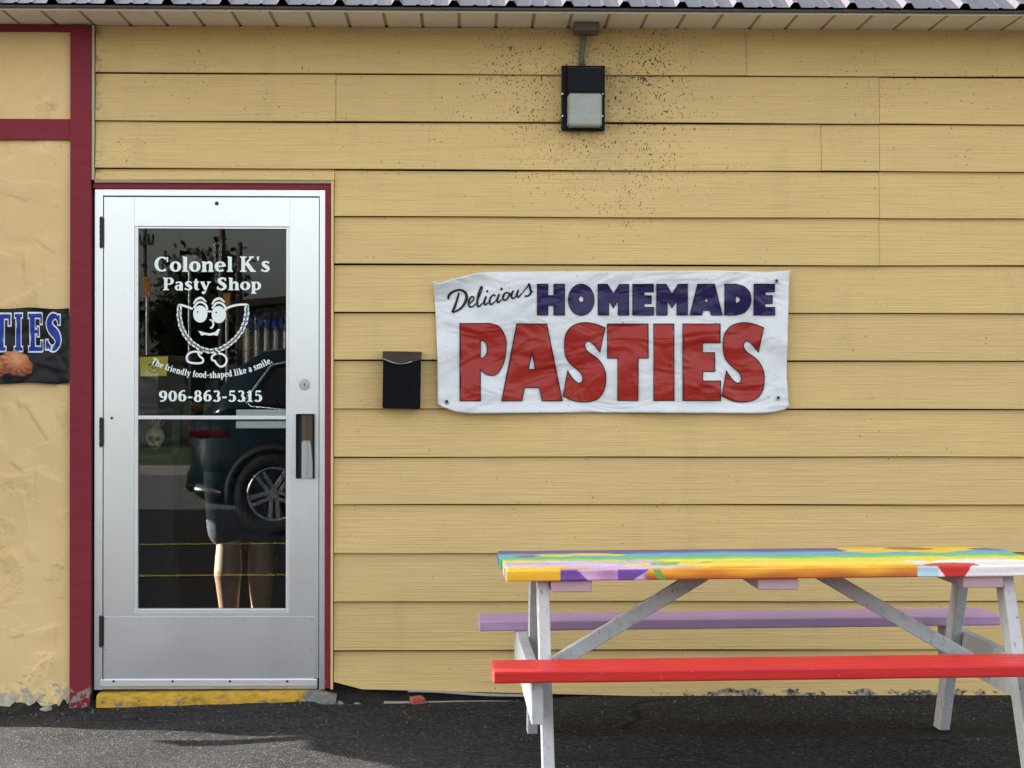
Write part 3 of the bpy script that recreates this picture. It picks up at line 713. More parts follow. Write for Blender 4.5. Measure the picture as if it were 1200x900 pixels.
# ================================================================== LETTERING TOOLS
def cat_spline(pts, n=6):
    P = [np.array(p, float) for p in pts]; P = [2*P[0] - P[1]] + P + [2*P[-1] - P[-2]]; out = []
    for i in range(1, len(P) - 2):
        a, b, c, e = P[i-1], P[i], P[i+1], P[i+2]
        for k in range(n):
            t = k/n; out.append(0.5*((2*b) + (c - a)*t + (2*a - 5*b + 4*c - e)*t*t + (-a + 3*b - 3*c + e)*t**3))
    out.append(P[-2]); return [tuple(o) for o in out]
def stroke(pts, grow=0.0):
    """polyline of (x, y, width) -> list of quads"""
    p = np.array([q[:2] for q in pts], float); w_ = np.array([q[2] for q in pts], float)/2 + grow
    d = np.zeros_like(p); d[1:-1] = p[2:] - p[:-2]; d[0] = p[1] - p[0]; d[-1] = p[-1] - p[-2]
    if np.allclose(p[0], p[-1]): d[0] = d[-1] = (p[1] - p[0]) + (p[-1] - p[-2])
    d /= np.maximum(np.linalg.norm(d, axis=1), 1e-9)[:, None]
    if grow:
        if not np.allclose(p[0], p[-1]): p[0] -= d[0]*grow; p[-1] += d[-1]*grow
    nn = np.stack([-d[:, 1], d[:, 0]], 1)
    A, Bq = p + nn*w_[:, None], p - nn*w_[:, None]
    return [[[tuple(A[i]), tuple(A[i+1]), tuple(Bq[i+1]), tuple(Bq[i])]] for i in range(len(p) - 1)]
TH, TN = 24.0, 9.0
def arc(cx, cy, rx, ry, a0, a1, th=TH, tn=TN, n=None):
    n = n or max(6, int(abs(a1 - a0)/15)); o = []
    for i in range(n + 1):
        a = R(a0 + (a1 - a0)*i/n); o.append((cx + rx*math.cos(a), cy + ry*math.sin(a), tn + (th - tn)*abs(math.cos(a))**1.3))
    return o
def Ln(x0, y0, x1, y1, w=TH): return [(x0, y0, w), (x1, y1, w)]
def Hs(x0, x1, y, w=9): return [(x0, y, w), (x1, y, w)]
S_ = [(52, 58, 9), (42, 65, 10), (27, 63, 16), (17, 52, 20), (26, 40, 22), (42, 31, 23), (51, 18, 20), (41, 6, 14), (24, 4, 10), (10, 13, 9)]
def S_cap(): return [(x*1.28, y*1.45, w_*1.2) for x, y, w_ in S_]
def shoulder(x): return cat_spline([(x, 46, 8), (x+9, 57, 12), (x+22, 62, 17), (x+33, 54, 22), (x+35, 40, TH), (x+35, 4, TH)], 4)
G = {
 'C': ([arc(50, 50, 38, 44, 50, 310), Ln(84, 64, 84, 96, 10)], 98),
 'o': ([arc(37, 34, 25, 29, 0, 360)], 74),
 'l': ([Ln(24, 4, 24, 97), Hs(5, 43, 4), Hs(8, 24, 95)], 48),
 'n': ([Ln(22, 4, 22, 66), Hs(4, 40, 4), Hs(6, 22, 63), shoulder(30), Hs(49, 83, 4)], 87),
 'e': ([arc(37, 34, 25, 29, 0, 318), Hs(14, 62, 36)], 74),
 'K': ([Ln(24, 4, 24, 96), Hs(4, 46, 4), Hs(4, 46, 96), Ln(34, 44, 78, 94, 13), Ln(46, 58, 86, 4, 25), Hs(62, 94, 96), Hs(70, 106, 4)], 108),
 "'": ([[(11, 99, 18), (9, 70, 5)]], 24),
 's': ([cat_spline(S_, 3), Ln(53, 52, 53, 67, 8), Ln(9, 4, 9, 18, 8)], 62),
 'S': ([cat_spline(S_cap(), 3), Ln(68, 72, 68, 97, 9), Ln(11, 4, 11, 28, 9)], 84),
 'P': ([Ln(24, 4, 24, 96), Hs(4, 46, 4), Hs(4, 44, 95), Hs(24, 46, 47), arc(46, 71, 24, 24, 92, -92)], 84),
 'a': ([arc(28, 20, 16, 18, 0, 360, 19, 8), cat_spline([(12, 54, 16), (22, 63, 11), (38, 62, 12), (49, 50, TH), (49, 8, TH), (62, 4, 9)], 4)], 68),
 't': ([cat_spline([(24, 90, 10), (24, 60, TH), (24, 20, TH), (32, 6, 14), (46, 8, 8)], 4), Hs(5, 46, 64)], 52),
 'y': ([Ln(14, 64, 40, 6, TH), Ln(64, 64, 32, -22, 10), Hs(2, 32, 64), Hs(50, 78, 64), arc(24, -20, 6, 6, 0, 360, 12, 12)], 78),
 'h': ([Ln(22, 4, 22, 97), Hs(4, 40, 4), Hs(6, 22, 95), shoulder(30), Hs(49, 83, 4)], 87),
 'p': ([Ln(22, -24, 22, 66), Hs(4, 42, -24), Hs(6, 22, 63), arc(42, 34, 23, 29, 130, -130)], 80),
 'd': ([Ln(56, 4, 56, 97), Hs(40, 56, 95), Hs(56, 72, 4), arc(34, 33, 22, 29, 60, 300)], 78),
 'T': ([Ln(44, 4, 44, 96), Hs(24, 64, 4), Hs(4, 84, 94, 12), Ln(7, 70, 7, 98, 9), Ln(81, 70, 81, 98, 9)], 90),
 'f': ([cat_spline([(22, 4, TH), (22, 70, TH), (28, 90, 16), (46, 92, 12)], 4), Hs(4, 42, 64), Hs(4, 42, 4)], 46),
 'r': ([Ln(22, 4, 22, 66), Hs(4, 42, 4), Hs(6, 22, 63), cat_spline([(30, 46, 10), (38, 60, 14), (52, 58, 18)], 3)], 58),
 'i': ([Ln(22, 4, 22, 66), Hs(4, 40, 4), Hs(6, 22, 63), arc(20, 86, 5, 5, 0, 360, 12, 12)], 46),
 'm': ([Ln(22, 4, 22, 66), Hs(4, 40, 4), Hs(6, 22, 63), shoulder(28), Hs(48, 78, 4), shoulder(70), Hs(90, 122, 4)], 126),
 'k': ([Ln(22, 4, 22, 97), Hs(4, 40, 4), Hs(6, 22, 95), Ln(30, 30, 58, 62, 11), Ln(38, 42, 62, 4, 22), Hs(44, 72, 64), Hs(48, 78, 4)], 80),
 '-': ([Hs(6, 42, 38, 15)], 48), '.': ([arc(12, 9, 5, 5, 0, 360, 11, 11)], 26), ' ': ([], 34),
 '9': ([arc(36, 64, 22, 26, 0, 360), cat_spline([(58, 64, TH), (56, 34, 22), (40, 10, 12), (14, 6, 12)], 4)], 74),
 '6': ([arc(38, 34, 22, 26, 0, 360), cat_spline([(16, 34, TH), (18, 66, 22), (36, 92, 12), (60, 94, 12)], 4)], 74),
 '0': ([arc(37, 49, 24, 42, 0, 360)], 74),
 '8': ([arc(36, 73, 18, 20, 0, 360, 20, 10), arc(36, 27, 22, 24, 0, 360)], 74),
 '3': ([arc(32, 73, 19, 20, 150, -80, 20, 10), arc(32, 28, 23, 24, 85, -150)], 70),
 '5': ([Hs(18, 58, 90, 15), Ln(19, 92, 16, 52, 9), arc(32, 32, 24, 28, 120, -145)], 70),
 '1': ([Ln(34, 4, 34, 96), Hs(12, 56, 4), cat_spline([(34, 92, 10), (22, 82, 10), (10, 80, 8)], 3)], 62),
 'I': ([Ln(24, 4, 24, 96), Hs(4, 44, 4), Hs(4, 44, 96)], 48),
 'E': ([Ln(24, 4, 24, 96), Hs(4, 72, 4, 11), Hs(4, 70, 96, 11), Hs(24, 54, 52, 10), Ln(72, 0, 72, 26, 8), Ln(70, 74, 70, 100, 8), Ln(54, 40, 54, 64, 8)], 78),
 'A': ([Ln(42, 94, 14, 4, 11), Ln(46, 96, 76, 4, TH), Hs(24, 64, 34), Hs(0, 30, 4), Hs(58, 96, 4)], 96),
}
def text_quads(txt, track=2.0, grow=0.0):
    x = 0; out = []
    for ch in txt:
        st, adv = G[ch]
        for s in st:
            out.append((ch, x, stroke(s, grow)))
        x += adv + track
    return out, x - track
def inside_loops(px, py, loops):
    c = np.zeros(len(px), bool)
    for lp in loops:
        q = np.array(lp); x0, y0 = q[:, 0], q[:, 1]; x1, y1 = np.roll(x0, -1), np.roll(y0, -1)
        for k in range(len(q)):
            if y0[k] == y1[k]: continue
            cond = (y0[k] > py) != (y1[k] > py)
            xi = x0[k] + (py - y0[k])*(x1[k] - x0[k])/(y1[k] - y0[k])
            c ^= cond & (px < xi)
    return c
def fill(groups, extra=(), eps=1e-6):
    """groups: list of [loop, loop...] (even-odd in a group, union over groups) -> verts, tris"""
    V, E = [], []
    for g in groups:
        for lp in g:
            b = len(V); V += [Vector(p) for p in lp]; E += [(b+i, b+(i+1) % len(lp)) for i in range(len(lp))]
    V += [Vector(p) for p in extra]
    r = delaunay_2d_cdt(V, E, [], 0, eps)
    vs = np.array([tuple(v_) for v_ in r[0]]); tr = np.array(r[2])
    c = vs[tr].mean(1); keep = np.zeros(len(tr), bool)
    for g in groups:
        a = np.array([p for lp in g for p in lp]); mn, mx = a.min(0), a.max(0)
        k = np.where(~keep & (c[:, 0] >= mn[0]) & (c[:, 0] <= mx[0]) & (c[:, 1] >= mn[1]) & (c[:, 1] <= mx[1]))[0]
        if len(k): keep[k[inside_loops(c[k, 0], c[k, 1], g)]] = True
    tr = tr[keep]; used = np.unique(tr); mp = {u: i for i, u in enumerate(used)}
    return vs[used], [[mp[i] for i in t] for t in tr]
class Flat:
    """collects filled 2-D pieces given in photo pixels and lays them on a surface"""
    def __init__(s): s.v = []; s.f = []
    def add(s, groups, surf, grid=None):
        if not groups: return
        ex = []
        if grid:
            a = np.array([p for g in groups for lp in g for p in lp]); mn, mx = a.min(0), a.max(0)
            ex = [(x + 0.13, y + 0.17) for x in np.arange(mn[0], mx[0], grid) for y in np.arange(mn[1], mx[1], grid)]
        v, t = fill(groups, ex, 1e-5)
        b = len(s.v); s.v += [surf(*p) for p in v]
        for q in t:
            A, Bq, C = (Vector(s.v[b+i]) for i in q)
            n_ = (Bq - A).cross(C - A)
            s.f.append(tuple(b+i for i in (q if n_.y < 0 else q[::-1])))
    def obj(s, name, mat, parent, smooth=False): return mobj(name, s.v, s.f, mat, parent, smooth)

# ------------------------------------------------------------------ lettering on the door glass
def glass_surf(x, y):
    a, c = W(x, y, GY); return (a, GY, c)
def put_text(fl, txt, x0, x1, ybase, ycap, surf, capw=100.0, track=2.0, per_letter=True):
    quads, wd = text_quads(txt, track); sx = (x1 - x0)/wd; sy = (ybase - ycap)/capw
    byl = {}
    for ch, ox, qs in quads: byl.setdefault((ch, ox), []).extend(qs)
    for (ch, ox), qs in byl.items():
        fl.add([[[(x0 + (ox + px)*sx, ybase - py*sy) for px, py in lp] for lp in g] for g in qs], surf)
def zA(x, y): return (150 + x/6, 260 + y/6)
def zB(x, y): return (150 + x/6, 390 + y/6)
fl = Flat(); put_text(fl, "Colonel K's", 181, 316.3, 318.5, 300.5, glass_surf); fl.obj('lettering', M['vinyl'], door)
fl = Flat(); put_text(fl, "Pasty Shop", 190.5, 306.5, 340, 325.2, glass_surf); fl.obj('lettering', M['vinyl'], door)
fl = Flat(); put_text(fl, "906-863-5315", 186, 307.5, 470.8, 457.2, glass_surf, track=4); fl.obj('lettering', M['vinyl'], door)
# slogan on a smile-shaped curve
txt = "The friendly food-shaped like a smile."
quads, wd = text_quads(txt, 5.0)
cx_, cy_, rr = 247.0, 290.0, 153.0
a0, a1 = math.asin((176.5 - cx_)/rr), math.asin((319.5 - cx_)/rr)
fl = Flat(); sc_ = rr*(a1 - a0)/wd; byl = {}
for ch, ox, qs in quads: byl.setdefault((ch, ox), []).extend(qs)
for (ch, ox), qs in byl.items():
    am = a0 + (ox + G[ch][1]/2)*sc_/rr; xm, ym = cx_ + rr*math.sin(am), cy_ + rr*math.cos(am)
    ca, sa = math.cos(am), math.sin(am); gg = []
    for g in qs:
        gg.append([[(xm + (px - G[ch][1]/2)*sc_*ca - py*0.078*sa, ym - (px - G[ch][1]/2)*sc_*sa - py*0.078*ca) for px, py in lp] for lp in g])
    fl.add(gg, glass_surf)
fl.obj('lettering', M['vinyl'], door)
# crimped half-moon emblem drawn in white vinyl
fl = Flat()
def sk(pts, w_, conv, n=5):
    return [[[conv(*p) for p in lp] for lp in g] for g in stroke([(a[0], a[1], a[2] if len(a) > 2 else w_) for a in cat_spline([tuple(p) + ((w_,) if len(p) == 2 else ()) for p in pts], n)])]
path = cat_spline([(362, 596), (360, 660), (380, 750), (430, 830), (500, 885), (580, 908), (660, 890), (740, 835), (800, 760), (832, 670), (834, 596)], 12)
pp = np.array(path); seg = np.concatenate([[0], np.cumsum(np.linalg.norm(np.diff(pp, axis=0), axis=1))]); NL = 25
for k in range(NL):
    s0 = (k + 0.5)/NL*seg[-1]; cxk = np.interp(s0, seg, pp[:, 0]); cyk = np.interp(s0, seg, pp[:, 1])
    dx_ = np.interp(s0 + 5, seg, pp[:, 0]) - np.interp(s0 - 5, seg, pp[:, 0]); dy_ = np.interp(s0 + 5, seg, pp[:, 1]) - np.interp(s0 - 5, seg, pp[:, 1])
    a = math.atan2(dy_, dx_) + (0.35 if k % 2 else 0.1); ca, sa = math.cos(a), math.sin(a)
    def el(rx, ry): return [zA(cxk + rx*math.cos(t)*ca - ry*math.sin(t)*sa, cyk + rx*math.cos(t)*sa + ry*math.sin(t)*ca) for t in np.linspace(0, 2*math.pi, 14, endpoint=False)]
    fl.add([[el(29, 17), el(15, 5.5)]], glass_surf)
fl.add(sk([(352, 600), (362, 584), (400, 592), (455, 612)], 15, zA), glass_surf)
fl.add(sk([(690, 608), (740, 590), (790, 582), (838, 584), (842, 604)], 15, zA), glass_surf)
for cx2, cy2 in ((508, 648), (638, 652)):
    ring = [zA(cx2 + 50*math.cos(t), cy2 + 60*math.sin(t)) for t in np.linspace(0, 2*math.pi, 28, endpoint=False)]
    pup = [zA(cx2 - 18 + 6*math.cos(t), cy2 - 15 + 7*math.sin(t)) for t in np.linspace(0, 2*math.pi, 8, endpoint=False)]
    fl.add([[ring, pup]], glass_surf)
    fl.add(sk([(cx2 - 46, cy2 - 42), (cx2 - 22, cy2 - 76), (cx2 + 8, cy2 - 84), (cx2 + 40, cy2 - 62), (cx2 + 50, cy2 - 28)], 15, zA), glass_surf)
    fl.add(sk([(cx2 - 48, cy2 - 72, 8), (cx2 - 24, cy2 - 104, 16), (cx2 + 10, cy2 - 112, 16), (cx2 + 42, cy2 - 86, 9)], 14, zA), glass_surf)
fl.add(sk([(556, 630), (588, 630)], 12, zA), glass_surf)
fl.add(sk([(574, 688, 9), (594, 696, 13), (600, 720, 13), (592, 742, 12), (578, 746, 14)], 12, zA), glass_surf)
fl.add([[[zA(*p) for p in ((493, 768), (512, 770), (540, 778), (575, 784), (612, 774), (634, 752), (648, 756), (640, 774), (630, 800), (600, 796), (570, 800), (540, 794), (514, 800), (508, 786))]]], glass_surf)
fl.add(sk([(512, 138), (470, 132), (430, 145), (413, 172), (424, 203), (470, 214), (520, 210), (527, 185), (505, 165), (492, 140)], 14, zB), glass_surf)
fl.add(sk([(606, 150), (640, 145), (676, 158), (694, 188), (684, 222), (655, 238), (626, 222), (612, 200), (590, 188), (592, 165), (612, 150)], 14, zB), glass_surf)
fl.add(sk([(500, 110), (520, 128), (512, 150)], 13, zB), glass_surf); fl.add(sk([(640, 112), (622, 128), (632, 150)], 13, zB), glass_surf)
fl.obj('emblem', M['vinyl'], door)

# ================================================================== WHITE BANNER
def zC(x, y): return (500 + x/5, 310 + y/5)
def zD(x, y): return (720 + x/5, 310 + y/5)
def ban_y(X, Z):
    x = X - WX(512); z = Z - WZ(485, 700); Wd, Hd = 1.49, 0.60
    u, t = x/Wd, z/Hd
    d_ = 0.036 + 0.006*np.sin(4.2*u*3 - 2.5*t + 0.4) + 0.005*np.sin(9*u + 7*t) + 0.003*np.sin(21*u - 13*t + 1)
    d_ = d_ + 0.0022*np.sin(38*u + 17*t)*np.exp(-((u - 0.85)/0.25)**2) + 0.007*np.exp(-((t + 0.35*(u - 0.6) - 0.62)/0.06)**2)*sstep(0.45, 0.75, u)
    d_ = d_ + 0.030*np.exp(-((u + 0.01)/0.07)**2 - ((t - 0.98)/0.10)**2)           # curled top-left corner
    d_ = d_ + 0.018*np.exp(-((u - 1.0)/0.03)**2)*np.abs(np.sin(2.5*t + 0.3)) + 0.008*np.exp(-((u)/0.02)**2)
    d_ = d_ + 0.006*np.exp(-((t - 1.0)/0.05)**2)*np.sin(17*u)**2 + 0.010*np.exp(-(t/0.05)**2)*np.abs(np.sin(6*u + 0.4))
    return -np.maximum(d_, 0.0285)
nu, nv = 190, 80
U, Vv = np.meshgrid(np.linspace(0, 1, nu), np.linspace(0, 1, nv))
top = np.interp(U, [0, 0.015, 0.05, 0.12, 0.16, 0.5, 0.8, 0.93, 1], [330, 332, 327.5, 320, 318.5, 317.5, 317, 318.5, 317])
bot = np.interp(U, [0, 0.012, 0.05, 0.09, 0.4, 0.7, 0.92, 0.96, 0.99, 1], [473, 476.5, 482.5, 484.5, 483.2, 484, 484.5, 483, 480, 476])
lef = np.interp(Vv, [0, 0.3, 0.6, 1], [508, 510.5, 512.5, 513]); rig = np.interp(Vv, [0, 0.1, 0.5, 0.8, 1], [926, 924.5, 922.5, 922, 924])
PXx = lef + (rig - lef)*U; PXy = top + (bot - top)*Vv
PT = np.zeros((nv, nu, 3))
for i in range(nv):
    for j in range(nu):
        a, c = W(PXx[i, j], PXy[i, j], -0.04); PT[i, j] = (a, 0, c)
PT[:, :, 1] = ban_y(PT[:, :, 0], PT[:, :, 2])
ban = grid_mesh('vinyl_banner', PT[::-1], M['ban_white'])
md = ban.modifiers.new('solid', 'SOLIDIFY'); md.thickness = 0.0008; md.offset = -1
props(ban, 'white vinyl banner with big red and navy lettering on yellow siding', 'banner')
def ban_surf(off):
    def f_(x, y):
        a, c = W(x, y, -0.04); return (a, float(ban_y(np.array(a), np.array(c))) - off, c)
    return f_
def curve(pts, n=5): return cat_spline(pts, n)
def loops_outline(loops, w_):
    out = []
    for lp in loops:
        q = [tuple(p) for p in lp] + [tuple(lp[0])]
        # widen straight segments separately so that corners stay sharp
        for i in range(len(q) - 1):
            a, b = np.array(q[i]), np.array(q[i+1]); d_ = b - a; Ld = np.linalg.norm(d_)
            if Ld < 1e-6: continue
            d_ /= Ld; n_ = np.array([-d_[1], d_[0]])*w_; e = d_*w_*0.9
            out.append([[tuple(a - e + n_), tuple(b + e + n_), tuple(b + e - n_), tuple(a - e - n_)]])
    return out
Pq = [[(195, 345)] + curve([(370, 345), (425, 365), (462, 430), (465, 500), (450, 580), (420, 632), (388, 650), (345, 640), (315, 612)]) + [(315, 798), (195, 798)],
      [(315, 443)] + curve([(328, 444), (347, 460), (355, 495), (347, 530), (328, 548)], 3) + [(315, 548)]]
Aq = [[(528, 348), (703, 348), (795, 798), (677, 798), (660, 720), (575, 720), (558, 798), (440, 798)], [(617, 512), (637, 615), (596, 615)]]
Sq = [[(1045, 370)] + [(1015, 512)] + curve([(1015, 512), (985, 475), (955, 449), (935, 453), (927, 478), (945, 510), (1000, 550), (1036, 600), (1050, 660), (1040, 735), (1000, 788), (930, 805), (860, 797), (800, 770)])[1:] + [(827, 622)] + curve([(827, 622), (850, 660), (880, 690), (905, 692), (915, 668), (903, 635), (868, 603), (830, 565), (812, 520), (808, 455), (820, 400), (860, 357), (925, 340), (990, 349), (1045, 370)])[1:-1]]
S2 = [[(x + 930, y) for x, y in Sq[0]]]
Tq = [[(1060, 348), (1297, 348), (1297, 548), (1238, 548), (1238, 796), (1120, 796), (1120, 548), (1060, 548)]]
Iq = [[(1330, 348), (1448, 348), (1448, 796), (1330, 796)]]
Eq = [[(1500, 348), (1720, 348), (1720, 458), (1616, 458), (1616, 516), (1688, 516), (1688, 626), (1616, 626), (1616, 682), (1722, 682), (1722, 796), (1500, 796)]]
Hq = [[(648, 115), (710, 115), (710, 182), (745, 182), (745, 115), (808, 115), (808, 296), (745, 296), (745, 240), (710, 240), (710, 296), (648, 296)]]
Oq = [[(906 + 76*math.cos(t), 206 + 92*math.sin(t)) for t in np.linspace(0, 2*math.pi, 40, endpoint=False)], [(906 + 16*math.cos(t), 202 + 19*math.sin(t)) for t in np.linspace(0, 2*math.pi, 16, endpoint=False)]]
def Mq(x): return [[(x+a, b) for a, b in ((0, 115), (54, 115), (90, 172), (126, 115), (180, 115), (180, 296), (118, 296), (118, 208), (90, 254), (62, 208), (62, 296), (0, 296))]]
def Eb(x): return [[(x+a, b) for a, b in ((0, 115), (121, 115), (121, 160), (66, 160), (66, 182), (109, 182), (109, 228), (66, 228), (66, 250), (123, 250), (123, 296), (0, 296))]]
A2 = [[(1100+a, b) for a, b in ((487, 115), (585, 115), (632, 296), (568, 296), (558, 268), (520, 268), (510, 296), (442, 296))], [(1638, 185), (1650, 220), (1625, 220)]]
Dq = [[(1745, 115)] + curve([(1812, 115), (1862, 132), (1896, 175), (1896, 235), (1862, 280), (1812, 296)]) + [(1745, 296)], [(1808, 185)] + curve([(1812, 185), (1830, 192), (1836, 206), (1830, 220), (1812, 227)], 3) + [(1808, 227)]]
def lay(letters, mat, out_w):
    ink = Flat(); ol = Flat()
    for lt in letters:
        lp = [[zC(*p) for p in l_] for l_ in lt]
        ink.add([lp], ban_surf(0.0035), 4)
        ol.add(loops_outline(lp, out_w), ban_surf(0.0046), 4)
    ink.obj('lettering', mat, ban, True); ol.obj('lettering_outline', M['ban_ink'], ban, True)
lay([Pq, Aq, Sq, Tq, Iq, Eq, S2], M['ban_red'], 0.55)
lay([Hq, Oq, Mq(1005), Eb(1208), Mq(1348), A2, Dq, Eb(1917)], M['ban_navy'], 0.5)
fl = Flat()
DEL = [[(190, 163, 8), (178, 205, 13), (165, 245, 15), (150, 278, 14)],
       [(127, 204, 9), (129, 184, 14), (150, 162, 13), (190, 148, 12), (222, 160, 15), (234, 190, 18), (222, 228, 16), (192, 262, 12), (150, 281, 11)],
       [(250, 228, 8), (272, 210, 9), (275, 192, 9), (262, 188, 10), (247, 215, 13), (250, 244, 12), (268, 246, 9), (292, 226, 7)],
       [(292, 226, 6), (312, 180, 7), (325, 138, 9), (318, 132, 9), (303, 175, 13), (296, 225, 13), (304, 246, 11), (330, 225, 7)],
       [(330, 225, 6), (349, 185, 10), (338, 215, 13), (342, 236, 11), (362, 222, 7)], [(357, 150, 12), (352, 163, 12)],
       [(402, 186, 12), (392, 177, 9), (376, 192, 11), (368, 218, 13), (378, 234, 11), (404, 214, 7)],
       [(404, 214, 6), (426, 172, 10), (414, 203, 13), (418, 223, 11), (440, 205, 7)], [(441, 136, 12), (436, 150, 12)],
       [(472, 163, 9), (455, 172, 11), (446, 196, 13), (456, 210, 11), (474, 198, 10), (484, 174, 11), (472, 162, 9)], [(480, 170, 6), (500, 168, 6)],
       [(508, 152, 10), (496, 182, 13), (504, 200, 11), (522, 186, 8), (538, 148, 9), (528, 178, 13), (536, 192, 11), (556, 172, 7)],
       [(556, 172, 6), (590, 130, 8), (600, 113, 9), (606, 140, 13), (610, 166, 13), (594, 184, 10), (574, 186, 12)], [(610, 166, 7), (622, 156, 6)]]
for s in DEL: fl.add([[[zC(*p) for p in lp] for lp in g] for g in stroke(cat_spline(s, 5))], ban_surf(0.0035))
fl.obj('lettering', M['ban_ink'], ban)
for px, py in ((523.5, 471), (910, 329.5), (912, 466.5)):
    a, _, c = ban_surf(0)(px, py); y0 = float(ban_y(np.array(a), np.array(c)))
    bm = bmesh.new()
    bm_tube(bm, [(a + 0.0085*math.cos(t), y0 - 0.002, c + 0.0085*math.sin(t)) for t in np.linspace(0, 2*math.pi, 18, endpoint=False)], 0.0028, 8, True)
    g_ = bobj('grommet', bm, M['steel'], ban, True)
    bm = bmesh.new(); bm_cyl(bm, (a, y0 + 0.004, c), (a, y0 - 0.004, c), 0.006, 0.005, 12); bobj('screw', bm, M['hinge'], ban)

# ================================================================== BLACK BANNER ON STUCCO
def bb_y(X, Z):
    x, z = X - WX(83), Z - WZ(405, 40)
    d_ = 0.037 + 0.004*np.sin(9*x + 6*z) + 0.003*np.sin(23*x - 17*z + 1) + 0.004*np.abs(np.sin(14*x + 30*z + 2*np.sin(19*x)))
    d_ = d_ + 0.006*np.exp(-((z + 0.05 - 0.5*(x + 0.1))/0.018)**2)*np.exp(-((x + 0.07)/0.08)**2) + 0.004*np.exp(-((z + 0.08 + 0.3*(x + 0.1))/0.015)**2)*np.exp(-((x + 0.10)/0.10)**2)
    return -np.maximum(d_, 0.031)
bx0, bx1 = WX(-128), WX(83); bz0, bz1 = WZ(449, 40), WZ(361.5, 40)
X, Z = np.meshgrid(np.linspace(bx0, bx1, 150), np.linspace(bz0, bz1, 64))
Zw = Z + 0.003*np.sin(30*X)*((Z > bz1 - 0.01) | (Z < bz0 + 0.01))
Pm = np.stack([X, bb_y(X, Z), Zw], -1)
bb = grid_mesh('black_banner', Pm, M['ban_black'])
md = bb.modifiers.new('solid', 'SOLIDIFY'); md.thickness = 0.0008; md.offset = -1
props(bb, 'crumpled black banner with blue white-edged letters on the stucco', 'banner')
def bb_surf(off):
    def f_(x, y):
        a, c = W(x, y, -0.04); return (a, float(bb_y(np.array(a), np.array(c))) - off, c)
    return f_
def zE(x, y): return (x/6, 330 + y/6)
ink = Flat(); edge = Flat()
for ch, xa, xb in (('P', -415, -315), ('A', -320, -215), ('S', -205, -105), ('T', -62, 78), ('I', 98, 162), ('E', 196, 298), ('S', 322, 420)):
    st, adv = G[ch]
    x_lo = min(p[0] for s in st for p in s) ; x_hi = max(p[0] for s in st for p in s)
    sx = (xb - xa)/(x_hi - x_lo + 8); sy = 255/100
    def tr(g): return [[zE(xa + (px - x_lo + 4)*sx, 484 - py*sy) for px, py in lp] for lp in g]
    ink.add([tr(g) for s in st for g in stroke(s)], bb_surf(0.0036), 3.0)
    edge.add([tr(g) for s in st for g in stroke(s, 4.5)], bb_surf(0.0024), 3.0)
edge.obj('lettering_outline', M['ban_edge'], bb, True); ink.obj('lettering', M['ban_blue'], bb, True)
# printed picture of baked pastry
def pastry(cx, cy, rx, ry, rot, seed):
    r = np.random.default_rng(seed); n_, m_ = 48, 14; v = []; f = []; cols = []
    for j in range(m_ + 1):
        q = j/m_
        for i in range(n_):
            t = 2*math.pi*i/n_; k = 1 + 0.05*math.sin(9*t)*q + 0.03*math.sin(4*t + seed)
            px, py = rx*q*k*math.cos(t), ry*q*k*math.sin(t)
            a = cx + px*math.cos(rot) - py*math.sin(rot); c = cy + px*math.sin(rot) + py*math.cos(rot)
            v.append(bb_surf(0.0030 + 0.0004*seed)(*zE(a, c)))
            crimp = 0.5 + 0.5*math.sin(11*t + 5*q)
            hx_, hy_ = q*math.cos(t) + 0.25, q*math.sin(t) + 0.45; br = 0.95 - 0.62*math.hypot(hx_, hy_) + 0.42*(crimp - 0.5)*(q > 0.5)*(math.sin(t) > -0.3) + r.normal(0, 0.06)
            br = min(max(br, 0.1), 1.0); cols.append((0.12 + 0.62*br, 0.035 + 0.42*br*br, 0.012 + 0.24*br**3, 1))
    for j in range(m_):
        for i in range(n_): f.append((j*n_+i, (j+1)*n_+i, (j+1)*n_+(i+1) % n_, j*n_+(i+1) % n_))
    me = bpy.data.meshes.new('printed_pastry'); me.from_pydata(v, [], f); me.update(); me.shade_smooth()
    at = me.color_attributes.new('paint', 'FLOAT_COLOR', 'POINT'); at.data.foreach_set('color', np.array(cols, np.float32).ravel())
    return link_mesh('printed_picture', me, M['print'], bb)
pastry(-40, 590, 110, 75, 0.3, 1); pastry(118, 575, 118, 82, 0.45, 2)

# ================================================================== WALL LAMP
lx0, lx1, lz0, lz1 = WX(657), WX(707.5), WZ(155, 682), WZ(79, 682)
LP = thing('wall_lamp', ((lx0+lx1)/2, -0.02, lz0), 'black box wall lamp with frosted square lens and conduit to soffit', 'lamp')
box('back_frame', lx0, lx1, -0.050, -0.021, lz0, lz1, M['black'], LP, 0.005)
zm = WZ(114, 682)
xi0, xi1 = WX(662.5), WX(704.5)
def prism(name, sec, x0, x1, mat, parent, inset=0.0, bev=0.004):
    bm = bmesh.new(); n_ = len(sec)
    A = [bm.verts.new((x0 + (inset if y_ < -0.06 else 0), y_, z_)) for y_, z_ in sec]; Bv = [bm.verts.new((x1 - (inset if y_ < -0.06 else 0), y_, z_)) for y_, z_ in sec]
    for i in range(n_): bm.faces.new((A[i], A[(i+1) % n_], Bv[(i+1) % n_], Bv[i]))
    bm.faces.new(A[::-1]); bm.faces.new(Bv)
    bmesh.ops.recalc_face_normals(bm, faces=bm.faces)
    if bev: bmesh.ops.bevel(bm, geom=bm.edges[:], offset=bev, segments=2, affect='EDGES')
    return bobj(name, bm, mat, parent)
prism('hood', [(-0.0505, lz1-0.006), (-0.125, lz1-0.024), (-0.132, zm), (-0.0505, zm)], xi0, xi1, M['black'], LP, 0.006)
